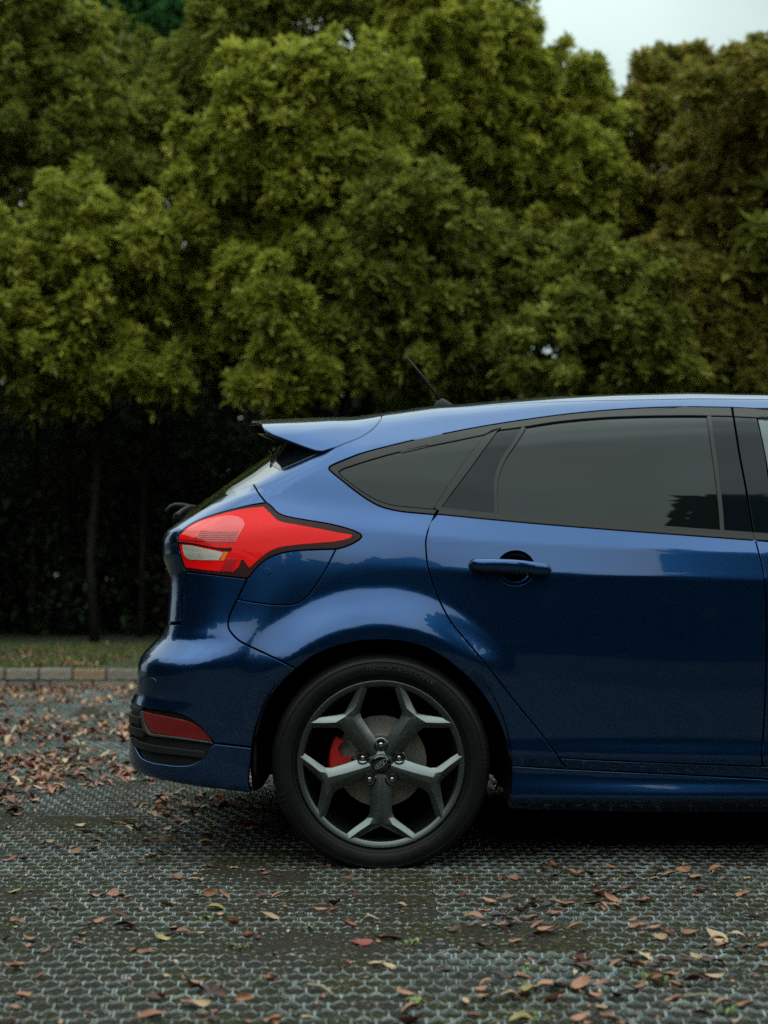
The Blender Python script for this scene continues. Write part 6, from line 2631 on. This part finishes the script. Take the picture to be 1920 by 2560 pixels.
# a darker second row closes the wood behind them
GB = 'darker trees of the second row in the wood'
for k, (u, d, v, lab) in enumerate(((60, 21.5, 420, 'shaded tree deep in the wood behind the left edge'), (420, 21, 560, 'shaded tree deep in the wood behind the gap left of centre'), (780, 21.5, 480, 'shaded tree deep in the wood behind the centre'),
                                    (1150, 21.3, 520, 'shaded tree deep in the wood above the car roof'), (1480, 22, 640, 'shaded tree deep in the wood right of centre'), (1830, 21.5, 560, 'shaded tree deep in the wood behind the right edge'))):
    rr = np.random.default_rng(500 + k)
    lb = [(u + rr.uniform(-210, 210), v + rr.uniform(-260, 330), rr.uniform(110, 170)) for _ in range(22)]
    tree('tree', lab, d, lb, F_OLIVE, 40 + k, base_px=u, group=GB, clumps=8, rosettes=9, leaf=.165, inner=170, sat=0)


# slim young trees in the shade at the left
for k, (u, d, tr_, lab) in enumerate(((60, 17.6, .034, 'thin dark trunk of a young tree near the left picture edge'), (335, 17.2, .036, 'thin dark trunk of a young tree just left of the wiper'), (400, 18.0, .030, 'thinnest young trunk in the shade beside the hatch glass'))):
    tree('tree', lab, d, [(u + 10, 830, 55), (u - 25, 760, 60), (u + 30, 700, 60)], F_OLIVE, 80 + k, base_px=u, group='slim young trees in the shade at the left', trunk_r=tr_, sat=1)


# undergrowth: dark leaves filling the shade under the crowns
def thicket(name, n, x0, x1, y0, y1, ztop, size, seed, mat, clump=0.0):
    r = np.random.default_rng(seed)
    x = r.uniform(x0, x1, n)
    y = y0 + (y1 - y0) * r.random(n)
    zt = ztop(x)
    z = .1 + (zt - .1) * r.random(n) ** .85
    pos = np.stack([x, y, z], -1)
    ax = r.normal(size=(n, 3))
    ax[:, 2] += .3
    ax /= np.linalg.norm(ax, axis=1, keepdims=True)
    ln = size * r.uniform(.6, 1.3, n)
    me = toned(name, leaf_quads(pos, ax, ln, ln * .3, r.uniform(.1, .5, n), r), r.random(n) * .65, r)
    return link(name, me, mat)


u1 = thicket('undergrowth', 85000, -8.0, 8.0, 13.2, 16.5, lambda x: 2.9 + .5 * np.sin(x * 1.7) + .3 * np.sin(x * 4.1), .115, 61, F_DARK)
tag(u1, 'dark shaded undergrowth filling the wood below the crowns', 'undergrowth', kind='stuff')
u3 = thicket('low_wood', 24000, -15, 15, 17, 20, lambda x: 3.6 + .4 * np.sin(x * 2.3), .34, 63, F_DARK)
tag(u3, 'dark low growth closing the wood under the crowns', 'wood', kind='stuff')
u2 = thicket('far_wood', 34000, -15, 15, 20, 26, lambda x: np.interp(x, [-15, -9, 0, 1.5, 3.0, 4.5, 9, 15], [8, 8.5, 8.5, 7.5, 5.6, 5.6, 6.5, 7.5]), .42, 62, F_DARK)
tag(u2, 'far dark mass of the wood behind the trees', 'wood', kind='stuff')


# the wood on the photographer's side of the car park, seen mirrored in the paint and glass
def opposite_wood():
    r = np.random.default_rng(71)
    out = []
    for k in range(46):
        x = -46 + k * 2.05 + r.normal() * .6
        y = -28 + r.normal() * 1.5 + .003 * x * x
        h = 9.0 + 2.8 * r.random() + (2.4 if k % 9 == 4 else 0)
        w = 2.3 + .8 * r.random()
        n = 950
        t = r.random(n) ** .8
        z = .2 + (h - .2) * t
        prof = w * np.clip(np.minimum(1.0, (1.03 - t) * 2.4) ** .6, .05, 1)
        a = r.random(n) * 6.28
        rad = prof * r.random(n) ** .4
        pos = np.stack([x + rad * np.cos(a), y + rad * np.sin(a), z], -1)
        ax = r.normal(size=(n, 3))
        ax /= np.linalg.norm(ax, axis=1, keepdims=True)
        ln = r.uniform(.85, 1.6, n)
        out.append(leaf_quads(pos, ax, ln, ln * .38, r.uniform(0, .3, n), r))
    # one tall tree close behind the photographer on the right
    n = 2600
    t = r.random(n)
    prof = 1.5 * np.clip((1.02 - t) * 1.5, .06, 1) ** .8
    a = r.random(n) * 6.28
    rad = prof * r.random(n) ** .4
    pos = np.stack([4.3 + rad * np.cos(a), -9.8 + rad * np.sin(a), 1.2 + 10.2 * t], -1)
    ax = r.normal(size=(n, 3))
    ax /= np.linalg.norm(ax, axis=1, keepdims=True)
    ln = r.uniform(.35, .7, n)
    out.append(leaf_quads(pos, ax, ln, ln * .38, r.uniform(0, .3, n), r))
    for side, xw in ((-1, -19.0), (1, 34.0)):
        for k in range(16):
            x = xw + r.normal() * 1.2
            y = -27 + k * 2.3 + r.normal() * .5
            h = 9.0 + 3.5 * r.random()
            n = 850
            t = r.random(n) ** .8
            prof = (2.3 + .6 * r.random()) * np.clip(np.minimum(1.0, (1.03 - t) * 2.4) ** .6, .05, 1)
            a = r.random(n) * 6.28
            rad = prof * r.random(n) ** .4
            pos = np.stack([x + rad * np.cos(a), y + rad * np.sin(a), .2 + (h - .2) * t], -1)
            ax = r.normal(size=(n, 3))
            ax /= np.linalg.norm(ax, axis=1, keepdims=True)
            ln = r.uniform(.85, 1.6, n)
            out.append(leaf_quads(pos, ax, ln, ln * .38, r.uniform(0, .3, n), r))
    P = np.concatenate(out).reshape(-1, 3)
    return big_mesh('opposite_wood', P, np.arange(len(P)).reshape(-1, 4))


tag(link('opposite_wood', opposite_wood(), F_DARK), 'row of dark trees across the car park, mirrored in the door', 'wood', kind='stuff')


# the wood goes on to either side of the frame
rs = np.random.default_rng(300)
side_lobes = []
for sgn in (-1, 1):
    for k in range(46):
        x = sgn * rs.uniform(4.6, 13.0)
        z = rs.uniform(2.3, 7.4 - 1.0 * rs.random())
        side_lobes.append(((x, rs.uniform(11.5, 14.5), z), rs.uniform(.6, .95)))
sw = link('side_wood', crown_mesh('side_wood', side_lobes, 301, clumps=5, rosettes=7, leaf=.25, inner=80), F_OLIVE)
tag(sw, 'olive wood carrying on past both sides of the frame', 'wood', kind='stuff')
